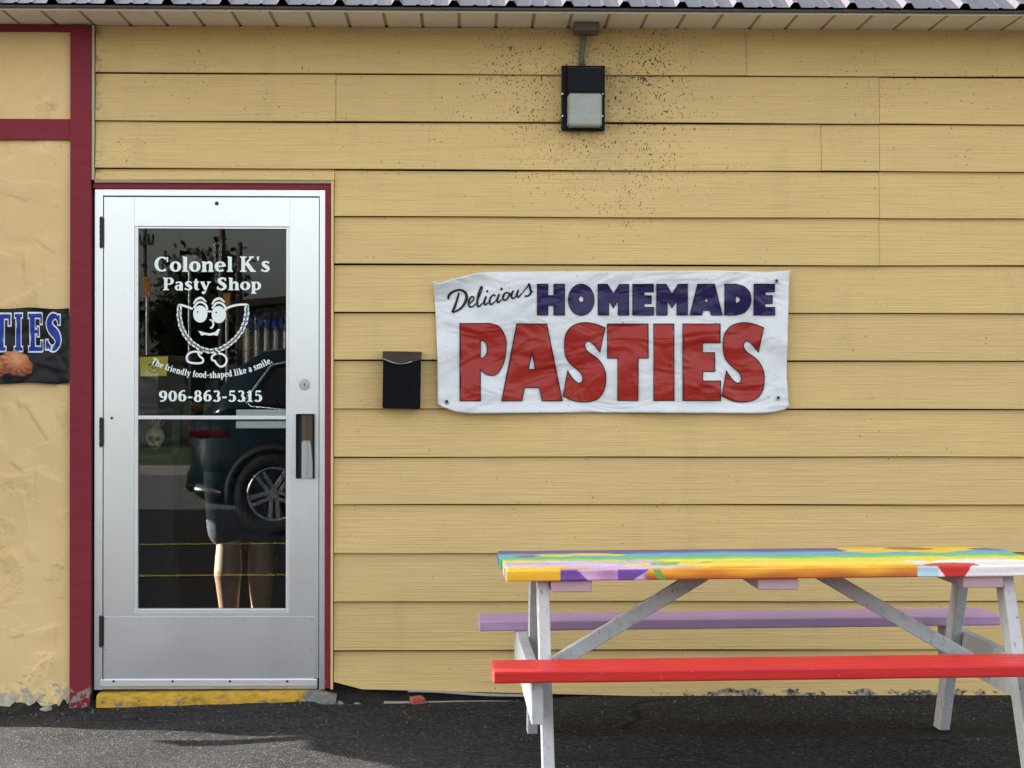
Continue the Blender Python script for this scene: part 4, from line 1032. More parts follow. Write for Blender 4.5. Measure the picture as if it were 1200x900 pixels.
prism('lens', [(-0.0505, zm-0.001), (-0.126, zm-0.001), (-0.112, lz0+0.014), (-0.0505, lz0+0.010)], xi0+0.003, xi1-0.003, M['lens'], LP, 0.004, 0.006)
for a, c in ((659, 110), (706, 110), (706, 136), (659, 136)):
    px, pz = W(a, c, -0.05); bm = bmesh.new(); bm_cyl(bm, (px, -0.0495, pz), (px, -0.054, pz), 0.0045, 0.0035, 10); bobj('screw', bm, M['steel'], LP)
cxl = WX(681.5)
bm = bmesh.new(); bm_tube(bm, [(cxl - 0.004, -0.036, lz1 - 0.004), (cxl - 0.003, -0.037, lz1 + 0.05), (cxl + 0.004, -0.040, ZS - 0.045), (cxl + 0.005, -0.045, ZS - 0.034)], 0.0115, 14); bobj('conduit', bm, M['conduit'], LP, True)
jx0, jx1 = WX(672.5, 20, -0.12), WX(702, 20, -0.12)
box('junction_box', jx0, jx1, -0.155, -0.028, ZS - 0.036, ZS - 0.0005, M['conduit'], LP, 0.004)

# ================================================================== WALL LETTER BOX
mx0, mx1, mz0, mz1 = WX(448.5, 450, -0.05), WX(492.5, 450, -0.05), WZ(479, 470, -0.09), WZ(411.5, 470, -0.09)
MB = thing('letter_box', ((mx0+mx1)/2, -0.024, mz0), 'black enamel letter box with curved lid edge beside the white banner', 'mailbox')
prism('body', [(-0.0245, mz0), (-0.078, mz0 + 0.002), (-0.092, mz1 - 0.035), (-0.080, mz1 - 0.012), (-0.0245, mz1 - 0.006)], mx0, mx1, M['mailbox'], MB, 0.0, 0.003)
n_ = 17; v = []
for i in range(n_):
    t = i/(n_-1); xx = mx0 - 0.002 + (mx1 - mx0 + 0.004)*t; drop = 0.032 + 0.020*math.sin(math.pi*t)
    for (yy, zz) in ((-0.0245, mz1), (-0.076, mz1 - 0.003), (-0.092, mz1 - 0.014), (-0.0965, mz1 - 0.026), (-0.0985, mz1 - drop)): v.append((xx, yy, zz))
    for (yy, zz) in ((-0.0945, mz1 - drop), (-0.088, mz1 - 0.018), (-0.074, mz1 - 0.008), (-0.0245, mz1 - 0.005)): v.append((xx, yy, zz))
f = []
for i in range(n_-1):
    for k in range(9): f.append((9*i+k, 9*i+(k+1) % 9, 9*i+9+(k+1) % 9, 9*i+9+k))
f += [tuple(range(9))[::-1], tuple(9*(n_-1)+k for k in range(9))]
mobj('lid', v, f, M['mailbox_lid'], MB)
bm = bmesh.new(); bm_tube(bm, [(mx0 + 0.002 + (mx1 - mx0 - 0.02)*t, -0.0995, mz1 - 0.033 - 0.020*math.sin(math.pi*t*0.98)) for t in np.linspace(0, 0.86, 16)], [0.0018 + 0.0008*math.sin(9*t) for t in np.linspace(0, 0.86, 16)], 8)
bobj('lid_trim', bm, M['steel'], MB, True)
MB.rotation_euler = (0, R(0.9), 0)

# ================================================================== PICNIC TABLE (built in local metres, origin under its middle)
PT_LOC = Vector((1.020, -1.39, 0.0))
PTB = thing('picnic_table', PT_LOC, 'white A-frame picnic table with rainbow painted top, red seat and lilac seat', 'picnic table')
def tp(p): return Vector(p) + PT_LOC
HL, HWT, TOPZ, TK = 0.905, 0.35, 0.705, 0.038
def sm(e0, e1, x): t = min(max((x - e0)/(e1 - e0), 0), 1); return t*t*(3 - 2*t)
def lerp(a, b, t): return tuple(a[i] + (b[i] - a[i])*t for i in range(3))
INDIGO, CYAN, GREEN, LIME, YEL, ORG, DORG = (0.075, 0.07, 0.26), (0.08, 0.42, 0.62), (0.10, 0.50, 0.16), (0.30, 0.66, 0.10), (0.85, 0.66, 0.07), (0.72, 0.27, 0.02), (0.42, 0.11, 0.02)
LIL, VIO, WHT, REDP, GOLD, BRN, LBL = (0.62, 0.44, 0.68), (0.15, 0.07, 0.34), (0.78, 0.77, 0.76), (0.55, 0.02, 0.02), (0.82, 0.50, 0.03), (0.40, 0.13, 0.02), (0.42, 0.66, 0.76)
def ell(u, v_, cu, cv, a, b, rot=0.0):
    du, dv = u - cu, v_ - cv; c, s_ = math.cos(rot), math.sin(rot)
    return ((du*c + dv*s_)/a)**2 + ((-du*s_ + dv*c)/b)**2
def top_color(u, v_, front=False, fz=0.0):
    """u from the left end, v from the front edge (m)"""
    u0, v0_ = u, v_
    u = u + 0.010*math.sin(37*v0_ + 5*u0) + 0.006*math.sin(90*v0_ + 31*u0)*(not front); v_ = v_ + 0.006*math.sin(21*u0) + 0.004*math.sin(57*u0 + 2)
    nz = 0.012*math.sin(9*u + 4) + 0.008*math.sin(23*u + 30*v_) + 0.006*math.sin(61*u)
    q = v_ + nz
    c = YEL
    c = lerp(ORG, c, sm(0.0, 0.05, q)); c = lerp(c, LIME, sm(0.27, 0.33, q)); c = lerp(c, GREEN, sm(0.33, 0.37, q))
    c = lerp(c, CYAN, sm(0.41, 0.45, q)); c = lerp(c, lerp(CYAN, INDIGO, 0.55), sm(0.52, 0.56, q)); c = lerp(c, INDIGO, sm(0.57, 0.60, q))
    if front: c = lerp(lerp(ORG, GOLD, 0.35 + 0.3*math.sin(17*u)), DORG, sm(0.006, 0.036, fz + 0.004*math.sin(30*u)))
    w_ = 0.03*math.sin(25*u) + 0.02*math.sin(50*v_)
    # lily (left front)
    for (cu, cv, a, b, r) in ((0.16, 0.22, 0.20, 0.075, 0.15), (0.34, 0.20, 0.22, 0.07, 0.30), (0.40, 0.06, 0.24, 0.06, -0.05), (0.05, 0.16, 0.12, 0.09, 0.5)):
        e = ell(u, v_, cu, cv, a, b, r)
        if e < 1: c = lerp(LIL, VIO, 0.55*sm(0.86, 1.0, e)) if e > 0.86 else lerp(LIL, WHT, 0.35*max(0, math.sin(14*u + 20*v_)))
    if u < 0.195 and v_ < 0.11 + 0.02*math.sin(30*u): c = lerp(GOLD, YEL, sm(0.0, 0.1, v_) + 0.2*math.sin(21*u))
    if front:
        if u < 0.19: c = lerp(GOLD, ORG, 0.5*sm(0.01, 0.035, fz))
        elif u < 0.245 + fz: c = VIO
        elif u < 0.38: c = lerp(LIL, (0.42, 0.2, 0.42), 0.5 + 0.4*math.sin(40*u))
        elif u < 0.43 + 1.2*(0.038 - fz)*1.2: c = VIO
        if 0.49 < u - 0.5*fz < 0.515: c = (0.16, 0.36, 0.07)
    for (cu, cv, a, b) in ((0.20, 0.50, 0.085, 0.045), (0.32, 0.53, 0.08, 0.05), (0.40, 0.50, 0.06, 0.03)):
        if not front and ell(u, v_, cu, cv, a, b) < 1: c = lerp(YEL, GOLD, 0.3*sm(0.5, 1, ell(u, v_, cu, cv, a, b)))
    if not front and ell(u, v_, 0.09, 0.48, 0.05, 0.025, 0.3) < 1: c = (0.30, 0.06, 0.10)
    if not front and (ell(u, v_, 0.55, 0.16, 0.05, 0.05, 0.4) < 1 or ell(u, v_, 0.68, 0.19, 0.035, 0.015, 0.6) < 1): c = (0.20, 0.46, 0.10)
    if not front and ell(u, v_, 1.0, 0.42, 0.05, 0.02, 0.2) < 1: c = (0.10, 0.34, 0.20)
    # sunflower (right rear)
    if not front and ell(u, v_, 1.49, 0.63, 0.27 + w_, 0.16 + w_) < 1:
        c = lerp(YEL, GOLD, 0.5 + 0.5*math.sin(9*math.atan2(v_ - 0.63, u - 1.49)))
    if not front and ell(u, v_, 1.49, 0.64, 0.085, 0.06) < 1: c = BRN
    # white flower with red petal (right front)
    if u > 1.37:
        e1 = ell(u, v_, 1.62, 0.10, 0.17, 0.13) < 1 or ell(u, v_, 1.40, 0.10, 0.05, 0.10, 0.3) < 1
        if front: c = LBL if u < 1.44 else WHT
        elif e1: c = lerp(WHT, LBL, 0.4*(u < 1.42))
        if (front and 1.435 + 0.8*fz < u < 1.555 - 0.6*fz) or (not front and ell(u, v_, 1.49, 0.02, 0.085, 0.085) < 1): c = REDP
    return c
rnd = random.Random(11)
def plank_top(k):
    v0, v1 = 0.14*k + 0.0015, 0.14*(k+1) - 0.0015
    nu_ = 620; vv = [v0, v0+0.004, v0+0.010] + list(np.linspace(v0+0.022, v1-0.022, 12)) + [v1-0.010, v1-0.004, v1]
    left = 0.0 + (0.006, 0.003, 0.004, -0.002, -0.004)[k]; 
    rows = []; cols = []
    def uend(v_): return 2*HL + 0.005*k - (max(0.0, v_ - 0.56)/0.14)*0.10
    def addrow(v_, z_, front=False, fz=0.0):
        r_ = []
        for i in range(nu_ + 1):
            t = i/nu_; u = left + (uend(v_) - left)*t
            edge_ = 0.004*max(0, 1 - min(t, 1-t)*nu_/1.2)
            wob = 0.0012*math.sin(5*u + k) + 0.0006*math.sin(17*u + 2*k)
            r_.append((u - HL, v_ - HWT + wob*(0 if not front else 1), z_ - edge_)); cols.append((*(c_*(1 + 0.13*math.sin(230*v_ + 2.2*math.sin(7*u) + 170*fz)*math.sin(3.1*u + 9*k) + 0.05*rnd.gauss(0, 1)) for c_ in top_color(u, v_, front or (k == 0 and v_ < v0 + 0.003), fz)), 1))
        rows.append(r_)
    addrow(v0 + 0.003, TOPZ - TK, k == 0, TK); 
    for fz in (0.034, 0.030, 0.026, 0.022, 0.018, 0.014, 0.010, 0.006): addrow(v0, TOPZ - fz, k == 0, fz)
    addrow(v0 + 0.0015, TOPZ - 0.0035, k == 0, 0.003)
    for v_ in vv[1:-1]: addrow(v_, TOPZ - (0.0008 if v_ in (vv[1], vv[-2]) else 0) + 0.0006*math.sin(40*v_))
    addrow(v1 - 0.001, TOPZ - 0.003); addrow(v1, TOPZ - 0.008); addrow(v1, TOPZ - TK + 0.003); addrow(v1 - 0.003, TOPZ - TK)
    P = np.array(rows) + np.array(PT_LOC)
    ny, nx = P.shape[:2]; idx = np.arange(ny*nx).reshape(ny, nx)
    f = np.stack([idx[:-1,:-1], idx[:-1,1:], idx[1:,1:], idx[1:,:-1]], -1).reshape(-1, 4).tolist()
    f += np.stack([idx[-1,:-1], idx[-1,1:], idx[0,1:], idx[0,:-1]], -1).tolist()
    f += [idx[:, 0].tolist(), idx[::-1, -1].tolist()]
    me = bpy.data.meshes.new('top_plank'); me.from_pydata(P.reshape(-1, 3).tolist(), [], f); me.update()
    at = me.color_attributes.new('paint', 'FLOAT_COLOR', 'POINT'); at.data.foreach_set('color', np.array(cols, np.float32).ravel())
    return link_mesh('top_plank', me, M['paint'], PTB)
for k in range(5): plank_top(k)
def seat(y0, y1, hl0, hl1, mat, z=0.432):
    bm = bmesh.new(); bm_box(bm, -hl0, hl1, y0, y1, z - 0.038, z, 0.007, 3)
    bmesh.ops.transform(bm, matrix=Matrix.Translation(PT_LOC), verts=bm.verts)
    return bobj('seat', bm, mat, PTB)
props(seat(-0.735, -0.490, 0.956, 0.965, M['red_seat']), 'glossy red seat plank')
props(seat(0.485, 0.735, 0.975, 0.985, M['lilac']), 'lilac seat plank next to the wall')
def tbeam(name, a, b, across, wd, th, mat, bev=0.0025):
    bm = bmesh.new(); bm_beam(bm, tp(a), tp(b), across, None, wd, th, bev); return bobj(name, bm, mat, PTB)
for sgn in (-1, 1):
    xl = sgn*0.777; xb = sgn*0.817
    zt = TOPZ - TK - 0.001
    # legs: plane of width lies along Y, thickness along X; ends cut level by clipping with planes
    for sy in (-1, 1):
        bm = bmesh.new(); a = Vector((xl, sy*0.585, -0.06)); b = Vector((xl, sy*0.215, zt + 0.06))
        bm_beam(bm, tp(a), tp(b), (0, 1, 0), None, 0.085, 0.038, 0.0025)
        zf = gzf(PT_LOC.x + xl, PT_LOC.y + sy*0.585) 
        for co, no in ((tp((0, 0, zt)), (0, 0, 1)), (Vector((0, 0, -0.003 if sy < 0 else 0.0)), (0, 0, -1))):
            r_ = bmesh.ops.bisect_plane(bm, geom=bm.verts[:] + bm.edges[:] + bm.faces[:], plane_co=co, plane_no=no, clear_outer=True)
            ed = [e for e in r_['geom_cut'] if isinstance(e, bmesh.types.BMEdge)]
            bmesh.ops.contextual_create(bm, geom=ed)
        bobj('leg', bm, M['white_wood'], PTB)
    tbeam('seat_support', (xb, -0.66, 0.323), (xb, 0.68, 0.323), (0, 0, 1), 0.14, 0.038, M['white_wood'])
    tbeam('cleat', (xl - sgn*0.092, -0.325, zt - 0.0195), (xl - sgn*0.092, 0.335, zt - 0.0195), (1, 0, 0), 0.135, 0.038, M['pink'])
    bm = bmesh.new()
    bm_beam(bm, tp((sgn*0.800, 0.0, 0.30)), tp((sgn*0.10, 0.0, zt + 0.045)), (0, 0, 1), None, 0.05, 0.038, 0.0025)
    r_ = bmesh.ops.bisect_plane(bm, geom=bm.verts[:] + bm.edges[:] + bm.faces[:], plane_co=tp((0, 0, zt - 0.0005)), plane_no=(0, 0, 1), clear_outer=True)
    bmesh.ops.contextual_create(bm, geom=[e for e in r_['geom_cut'] if isinstance(e, bmesh.types.BMEdge)])
    bobj('brace', bm, M['white_wood'], PTB)
tbeam('cleat', (0, -0.325, zt - 0.0195), (0, 0.335, zt - 0.0195), (1, 0, 0), 0.132, 0.038, M['pink'])
PTB.rotation_euler = (0, R(-0.45), R(0.9)); PTB.location.z = 0.003

# ================================================================== DEBRIS AT THE FOOT OF THE WALL
def lath(x0, y0, x1, y1, Y0, Y1, th, wd, label):
    a = W(x0, y0, Y0); b = W(x1, y1, Y1); bm = bmesh.new()
    tmp = bmesh.new(); n_ = 14
    A, Bv = Vector((a[0], Y0, a[1])), Vector((b[0], Y1, b[1]))
    prev = None
    for i in range(n_ + 1):
        t = i/n_; c = A.lerp(Bv, t) + Vector((0, 0.004*math.sin(9*t), 0.003*math.sin(6*t + x0))); wj = wd*(1 - 0.25*(t > 0.95))
        ring = [bm.verts.new(c + Vector((0, s*wj/2, h*th/2 + 0.15*s*th))) for s, h in ((-1, -1), (1, -1), (1, 1), (-1, 1))]
        if prev:
            for k in range(4): bm.faces.new((prev[k], prev[(k+1) % 4], ring[(k+1) % 4], ring[k]))
        else: bm.faces.new(ring[::-1])
        prev = ring
    bm.faces.new(prev)
    return props(bobj('wood_strip', bm, M['board_old'], None), label, 'wood strip')
lath(450, 823.5, 618, 824.5, -0.070, -0.060, 0.010, 0.03, 'thin grey wood strip lying on asphalt beside the brick chip')
lath(478, 809.8, 622, 815.0, -0.030, -0.032, 0.007, 0.016, 'thin pale lath hanging loose under the lowest yellow board')
bk = W(489, 832.5, -0.16); bm = bmesh.new()
bm_box(bm, bk[0]-0.027, bk[0]+0.026, -0.19, -0.135, gzf(bk[0], -0.16)-0.002, gzf(bk[0], -0.16)+0.026, 0.004, 2)
bmesh.ops.rotate(bm, cent=(bk[0], -0.16, 0.0), matrix=Matrix.Rotation(R(14), 3, 'Z'), verts=bm.verts)
for v_ in bm.verts: v_.co += Vector((random.uniform(-1, 1), random.uniform(-1, 1), random.uniform(-1, 1)))*0.0022
props(bobj('brick_chip', bm, M['brick']), 'small red brick chip lying on asphalt near the wall', 'brick')
def stone(x, y, r, seed):
    rr_ = random.Random(seed); bm = bmesh.new(); bmesh.ops.create_icosphere(bm, subdivisions=2, radius=1)
    ax = [rr_.uniform(0.7, 1.3) for _ in range(3)]
    for v_ in bm.verts:
        c = v_.co; k = 1 + 0.22*math.sin(3*c.x + seed) + 0.2*math.sin(4*c.y + 2*seed) + 0.12*math.sin(7*c.z)
        v_.co = Vector((c.x*ax[0]*k, c.y*ax[1]*k, c.z*0.55*ax[2]*k))*r + Vector((x, y, gzf(x, y) + r*0.32))
    return bm
for i, (px, py, Y, r, lb, m_) in enumerate(((53, 833.5, -0.07, 0.020, 'pale broken stucco flake lying below the red post', 'concrete'),
        (397, 811.5, -0.035, 0.030, 'grey rubble lump wedged between door step and siding', 'concrete'), (408, 818.5, -0.055, 0.026, 'dark rubble lump in the gap below the first board right of door', 'soil'),
        (420, 817, -0.045, 0.028, 'flat concrete lump below the siding right of door', 'concrete'))):
    a = W(px, py, Y)[0]; props(bobj('stone', stone(a, Y, r, i), M[m_], None, True), lb, 'stone')
# loose grit: uncountable
bm = bmesh.new()
for i in range(330):
    x_ = random.uniform(-2.2, 2.4); y_ = -abs(random.gauss(0.0, 0.55)) - 0.07 if i % 3 else -random.uniform(0.07, 0.2); r_ = random.uniform(0.0015, 0.0045)*(1.3 if i % 9 == 0 else 1)
    if y_ < -2.2: continue
    tmp = bmesh.new(); bmesh.ops.create_icosphere(tmp, subdivisions=1, radius=r_)
    for v_ in tmp.verts: v_.co *= random.uniform(0.7, 1.2)
    merge(bm, tmp, Matrix.Translation((x_, y_, gzf(x_, y_) + r_*0.5)))
props(bobj('grit', bm, simple('grit_stone', (0.12, 0.115, 0.105), 0.9, var=0.6, vs=40)), 'loose grit scattered over the asphalt at the wall foot', 'grit', None, 'stuff')

# ================================================================== INSIDE THE DOOR
def at(px, py, Y): a, c = W(px, py, Y); return Vector((a, Y, c))
# yellow card taped behind the glass
c0, c1 = at(163.5, 417.5, 0.032), at(197, 441, 0.032)
cd = mobj('notice_card', [(c0.x+0.004, 0.030, c1.z), (c1.x-0.006, 0.030, c1.z+0.002), (c1.x, 0.032, c0.z), (c0.x, 0.032, c0.z-0.003), (c0.x+0.004, 0.031, c1.z), (c1.x-0.006, 0.031, c1.z+0.002), (c1.x, 0.033, c0.z), (c0.x, 0.033, c0.z-0.003)], [(0,1,2,3), (7,6,5,4), (0,4,5,1), (1,5,6,2), (2,6,7,3), (3,7,4,0)], M['yellow_card'])
props(cd, 'small yellow card with black drawing taped inside the door glass', 'card')
fl = Flat()
def card_surf(x, y): a, c = W(x, y, 0.0292); return (a, 0.0292, c)
for t0, t1, r_ in ((0.3, 2.8, 5.6),):
    fl.add(stroke([(180 + r_*math.cos(t), 431 + r_*math.sin(t), 1.1) for t in np.linspace(t0, t1, 12)]), card_surf)
fl.add(stroke([(180 + 6.5*math.cos(t), 431 + 5*math.sin(t), 1.4) for t in np.linspace(3.6, 5.8, 12)]), card_surf)
fl.add(stroke([(178.2, 430, 1.2), (178.6, 432, 1.2)]), card_surf); fl.add(stroke([(181.6, 430, 1.2), (182, 432, 1.2)]), card_surf)
fl.obj('drawing', M['ban_ink'], cd)
# skull ornament on a green rack
YS = 0.55
g = thing('display_rack', (at(182, 560, YS).x, YS, FZ), 'green shelf rack standing inside behind the glass', 'rack')
r0, r1 = at(160, 490, YS), at(205, 535, YS)
zr0, zr1 = at(180, 532, YS).z, at(180, 484, YS).z
for xx in (r0.x - 0.02, at(199, 500, YS).x): box('upright', xx, xx+0.03, YS+0.06, YS+0.09, zr0, zr1, M['green'], g)
for zz in (zr0, zr1 + 0.02): box('shelf', r0.x - 0.02, at(199, 500, YS).x + 0.03, YS-0.10, YS+0.0595, zz - 0.02, zz, M['green'], g)
box('stand', r0.x - 0.02, at(199, 500, YS).x + 0.03, YS-0.08, YS+0.08, FZ, zr0 - 0.021, M['int_floor'], g)
sc0 = at(182, 512, YS - 0.02); bm = bmesh.new()
bmesh.ops.create_uvsphere(bm, u_segments=28, v_segments=20, radius=1.0)
for v_ in bm.verts:
    c = v_.co.copy(); x_, y_, z_ = c.x*0.042, c.y*0.050, c.z*0.045
    if c.z < -0.2 and c.y < 0.3: z_ -= 0.014*(1 if c.y < -0.1 else 0.4); x_ *= 0.78
    for ex in (-0.36, 0.36):
        d_ = math.hypot(c.x - ex, c.z + 0.12)
        if c.y < 0 and d_ < 0.26: y_ += 0.028*(1 - (d_/0.26)**2)
    if c.y < 0 and abs(c.x) < 0.13 and -0.62 < c.z < -0.34: y_ += 0.02
    v_.co = Vector((x_, y_, z_)) + sc0
sk_o = bobj('skull_ornament', bm, M['bone'], None, True); props(sk_o, 'yellowed skull ornament on the green shelf inside the door', 'ornament')
for ex in (-1, 1):
    bm = bmesh.new(); bmesh.ops.create_uvsphere(bm, u_segments=14, v_segments=10, radius=1.0)
    bmesh.ops.transform(bm, matrix=Matrix.Translation(sc0 + Vector((ex*0.0155, -0.041, -0.006))) @ Matrix.Diagonal((0.0105, 0.008, 0.0105, 1)), verts=bm.verts); bobj('eye_socket', bm, M['seam'], sk_o, True)
bm = bmesh.new(); bmesh.ops.create_cone(bm, segments=8, radius1=0.006, radius2=0.002, depth=0.014, cap_ends=True)
bmesh.ops.transform(bm, matrix=Matrix.Translation(sc0 + Vector((0, -0.0455, -0.021))), verts=bm.verts); bobj('nose_hole', bm, M['seam'], sk_o)
bm = bmesh.new(); bm_box(bm, sc0.x - 0.018, sc0.x + 0.018, YS - 0.062, YS - 0.05, sc0.z - 0.043, sc0.z - 0.0415); bobj('tooth_line', bm, M['seam'], sk_o)
bm = bmesh.new()
for k in range(7):
    xx = sc0.x - 0.03 + 0.011*k; bm_cyl(bm, (xx*0.3 + (sc0.x)*0.7, YS+0.005, sc0.z+0.038), (xx, YS, sc0.z + 0.07 + 0.008*(k % 3)), 0.0016, 0.0024, 6)
bobj('pin', bm, M['bone'], sk_o)
# two strands of chain inside at the top of the glass
for i, px in enumerate((250.5, 259)):
    a = at(px, 281, 0.12); bpt = at(px + (3 if i == 0 else -3), 332, 0.12); n_ = 17; bm = bmesh.new()
    for k in range(n_):
        c = a.lerp(bpt, (k + 0.5)/n_); rz = 0.0075; rx_ = 0.0045
        ring = [c + (Vector((rx_*math.cos(t), 0, rz*math.sin(t))) if k % 2 else Vector((0, rx_*math.cos(t), rz*math.sin(t)))) for t in np.linspace(0, 2*math.pi, 10, endpoint=False)]
        bm_tube(bm, ring, 0.0013, 5, True)
    props(bobj('hanging_chain', bm, M['steel']), ('thin steel chain hanging inside the glass, further from the lock side', 'thin steel chain hanging inside the glass, nearer the lock side')[i], 'chain', 'pair of chains inside the door')
# counter
ct = thing('shop_counter', (-1.0, 2.3, FZ), 'dark service counter inside the shop', 'counter')
box('counter_front', -1.9, 0.8, 2.2, 2.26, FZ, 0.98, M['int_wall'], ct); box('counter_top', -1.95, 0.85, 2.12, 2.7, 0.98, 1.02, M['int_floor'], ct, 0.004)

# customer at the counter, seen from behind
def capsule_bm(bm, a, b, r0, r1, n=14):
    a, b = Vector(a), Vector(b); d_ = (b - a); L_ = d_.length; q = d_.to_track_quat('Z', 'Y'); rings = []
    prof_ = [(-r0*math.cos(t), r0*math.sin(t)) for t in np.linspace(0.15, math.pi/2, 5)] + [(L_ + r1*math.sin(t), r1*math.cos(t)) for t in np.linspace(0, math.pi/2 - 0.15, 5)]
    for z_, r_ in prof_: rings.append([bm.verts.new(a + q @ Vector((r_*math.cos(2*math.pi*k/n), r_*math.sin(2*math.pi*k/n), z_))) for k in range(n)])
    for i in range(len(rings) - 1):
        for k in range(n): bm.faces.new((rings[i][k], rings[i][(k+1) % n], rings[i+1][(k+1) % n], rings[i+1][k]))
    bm.faces.new(rings[0][::-1]); bm.faces.new(rings[-1])
def remeshed(name, caps, mat, parent, vox=0.009, squash=None):
    bm = bmesh.new()
    for c in caps: capsule_bm(bm, *c)
    me = bpy.data.meshes.new('tmp'); bmesh.ops.recalc_face_normals(bm, faces=bm.faces); bm.to_mesh(me); bm.free()
    o = bpy.data.objects.new('tmp', me); COL.objects.link(o)
    m1 = o.modifiers.new('r', 'REMESH'); m1.mode = 'VOXEL'; m1.voxel_size = vox
    m2 = o.modifiers.new('s', 'SMOOTH'); m2.iterations = 14
    dg = bpy.context.evaluated_depsgraph_get(); me2 = bpy.data.meshes.new_from_object(o.evaluated_get(dg))
    bpy.data.objects.remove(o); me2.name = name; me2.shade_smooth()
    return link_mesh(name, me2, mat, parent)
PX, PY = at(287, 600, 1.4).x, 1.4
def q(x, y, z): return (PX + x, PY + y, FZ + z)
PE = thing('person', (PX, PY, FZ), 'person in dark shirt and denim shorts standing at the counter inside', 'person')
caps = []
for s, ft in ((-1, 0.0), (1, 0.04)):
    hx = s*0.095; kx = s*0.078; ax_ = s*0.075
    caps += [(q(hx, 0, 0.90), q(kx, -0.01 + ft, 0.50), 0.088, 0.060), (q(kx, -0.01 + ft, 0.50), q(kx*1.02, -0.03 + ft, 0.36), 0.062, 0.070), (q(kx*1.02, -0.03 + ft, 0.36), q(ax_, 0.0 + ft, 0.10), 0.068, 0.040),
             (q(ax_, -0.03 + ft, 0.045), q(ax_ + s*0.02, 0.17 + ft, 0.035), 0.043, 0.035), (q(ax_, 0 + ft, 0.10), q(ax_, 0.02 + ft, 0.05), 0.038, 0.04)]
caps += [(q(-0.06, 0, 0.96), q(0.06, 0, 0.96), 0.13, 0.13), (q(0, 0, 1.0), q(0, 0.02, 1.25), 0.135, 0.14), (q(-0.07, 0.02, 1.33), q(0.07, 0.02, 1.33), 0.115, 0.115), (q(-0.15, 0.02, 1.40), q(0.15, 0.02, 1.40), 0.062, 0.062),
         (q(0, 0.03, 1.42), q(0, 0.05, 1.53), 0.058, 0.053), (q(0, 0.055, 1.66), q(0, 0.07, 1.58), 0.088, 0.066), (q(0, 0.03, 1.66), q(0, 0.08, 1.67), 0.088, 0.085), (q(0, 0.155, 1.63), q(0, 0.165, 1.60), 0.012, 0.016),
         (q(-0.088, 0.05, 1.645), q(-0.09, 0.05, 1.60), 0.014, 0.010), (q(0.088, 0.05, 1.645), q(0.09, 0.05, 1.60), 0.014, 0.010)]
# left arm bent, hand raised to the chin; right arm resting on the counter
caps += [(q(-0.19, 0.02, 1.39), q(-0.235, 0.03, 1.20), 0.056, 0.044), (q(-0.235, 0.03, 1.20), q(-0.06, 0.12, 1.42), 0.043, 0.029), (q(-0.06, 0.12, 1.42), q(-0.01, 0.15, 1.49), 0.036, 0.034)]
for k, (dx, ln) in enumerate(((-0.030, 0.06), (-0.010, 0.07), (0.010, 0.066), (0.028, 0.052))):
    b0 = Vector(q(-0.01 + dx, 0.155, 1.51)); caps += [(tuple(b0), tuple(b0 + Vector((0.01, 0.01, ln*0.6))), 0.0095, 0.009), (tuple(b0 + Vector((0.01, 0.01, ln*0.6))), tuple(b0 + Vector((0.014, -0.015, ln))), 0.009, 0.008)]
caps += [(q(-0.045, 0.14, 1.46), q(-0.07, 0.13, 1.505), 0.011, 0.009)]
caps += [(q(0.19, 0.02, 1.39), q(0.25, 0.10, 1.13), 0.056, 0.044), (q(0.25, 0.10, 1.13), q(0.22, 0.62, 1.06), 0.043, 0.029), (q(0.22, 0.62, 1.06), q(0.20, 0.72, 1.05), 0.036, 0.032)]
for k, (dx, ln) in enumerate(((-0.030, 0.055), (-0.010, 0.07), (0.010, 0.075), (0.030, 0.065))):
    b0 = Vector(q(0.20 + dx, 0.74, 1.055)); caps += [(tuple(b0), tuple(b0 + Vector((0, ln*0.6, 0.006))), 0.0095, 0.009), (tuple(b0 + Vector((0, ln*0.6, 0.006))), tuple(b0 + Vector((0, ln, -0.008))), 0.009, 0.008)]
caps += [(q(0.175, 0.69, 1.055), q(0.145, 0.735, 1.045), 0.011, 0.009)]
remeshed('body', caps, M['skin'], PE, 0.0075)
remeshed('shirt', [(q(-0.05, 0, 0.93), q(0.05, 0, 0.93), 0.165, 0.165), (q(0, 0, 0.92), q(0, 0.02, 1.25), 0.17, 0.16), (q(-0.08, 0.02, 1.32), q(0.08, 0.02, 1.32), 0.135, 0.135), (q(-0.15, 0.02, 1.395), q(0.15, 0.02, 1.395), 0.078, 0.078), (q(-0.19, 0.02, 1.38), q(-0.225, 0.03, 1.25), 0.075, 0.07), (q(0.19, 0.02, 1.38), q(0.235, 0.07, 1.22), 0.075, 0.07)], M['shirt'], PE)
remeshed('shorts', [(q(-0.05, 0, 0.90), q(0.05, 0, 0.90), 0.155, 0.155)] + [(q(s*0.10, 0, 0.84), q(s*0.090, 0.0 + (0.03 if s > 0 else 0), 0.58), 0.105, 0.098) for s in (-1, 1)], M['denim'], PE)
remeshed('hair', [(q(0, 0.025, 1.685), q(0, 0.07, 1.70), 0.096, 0.084), (q(0, 0.01, 1.66), q(0, 0.0, 1.58), 0.082, 0.055)], M['hair'], PE)

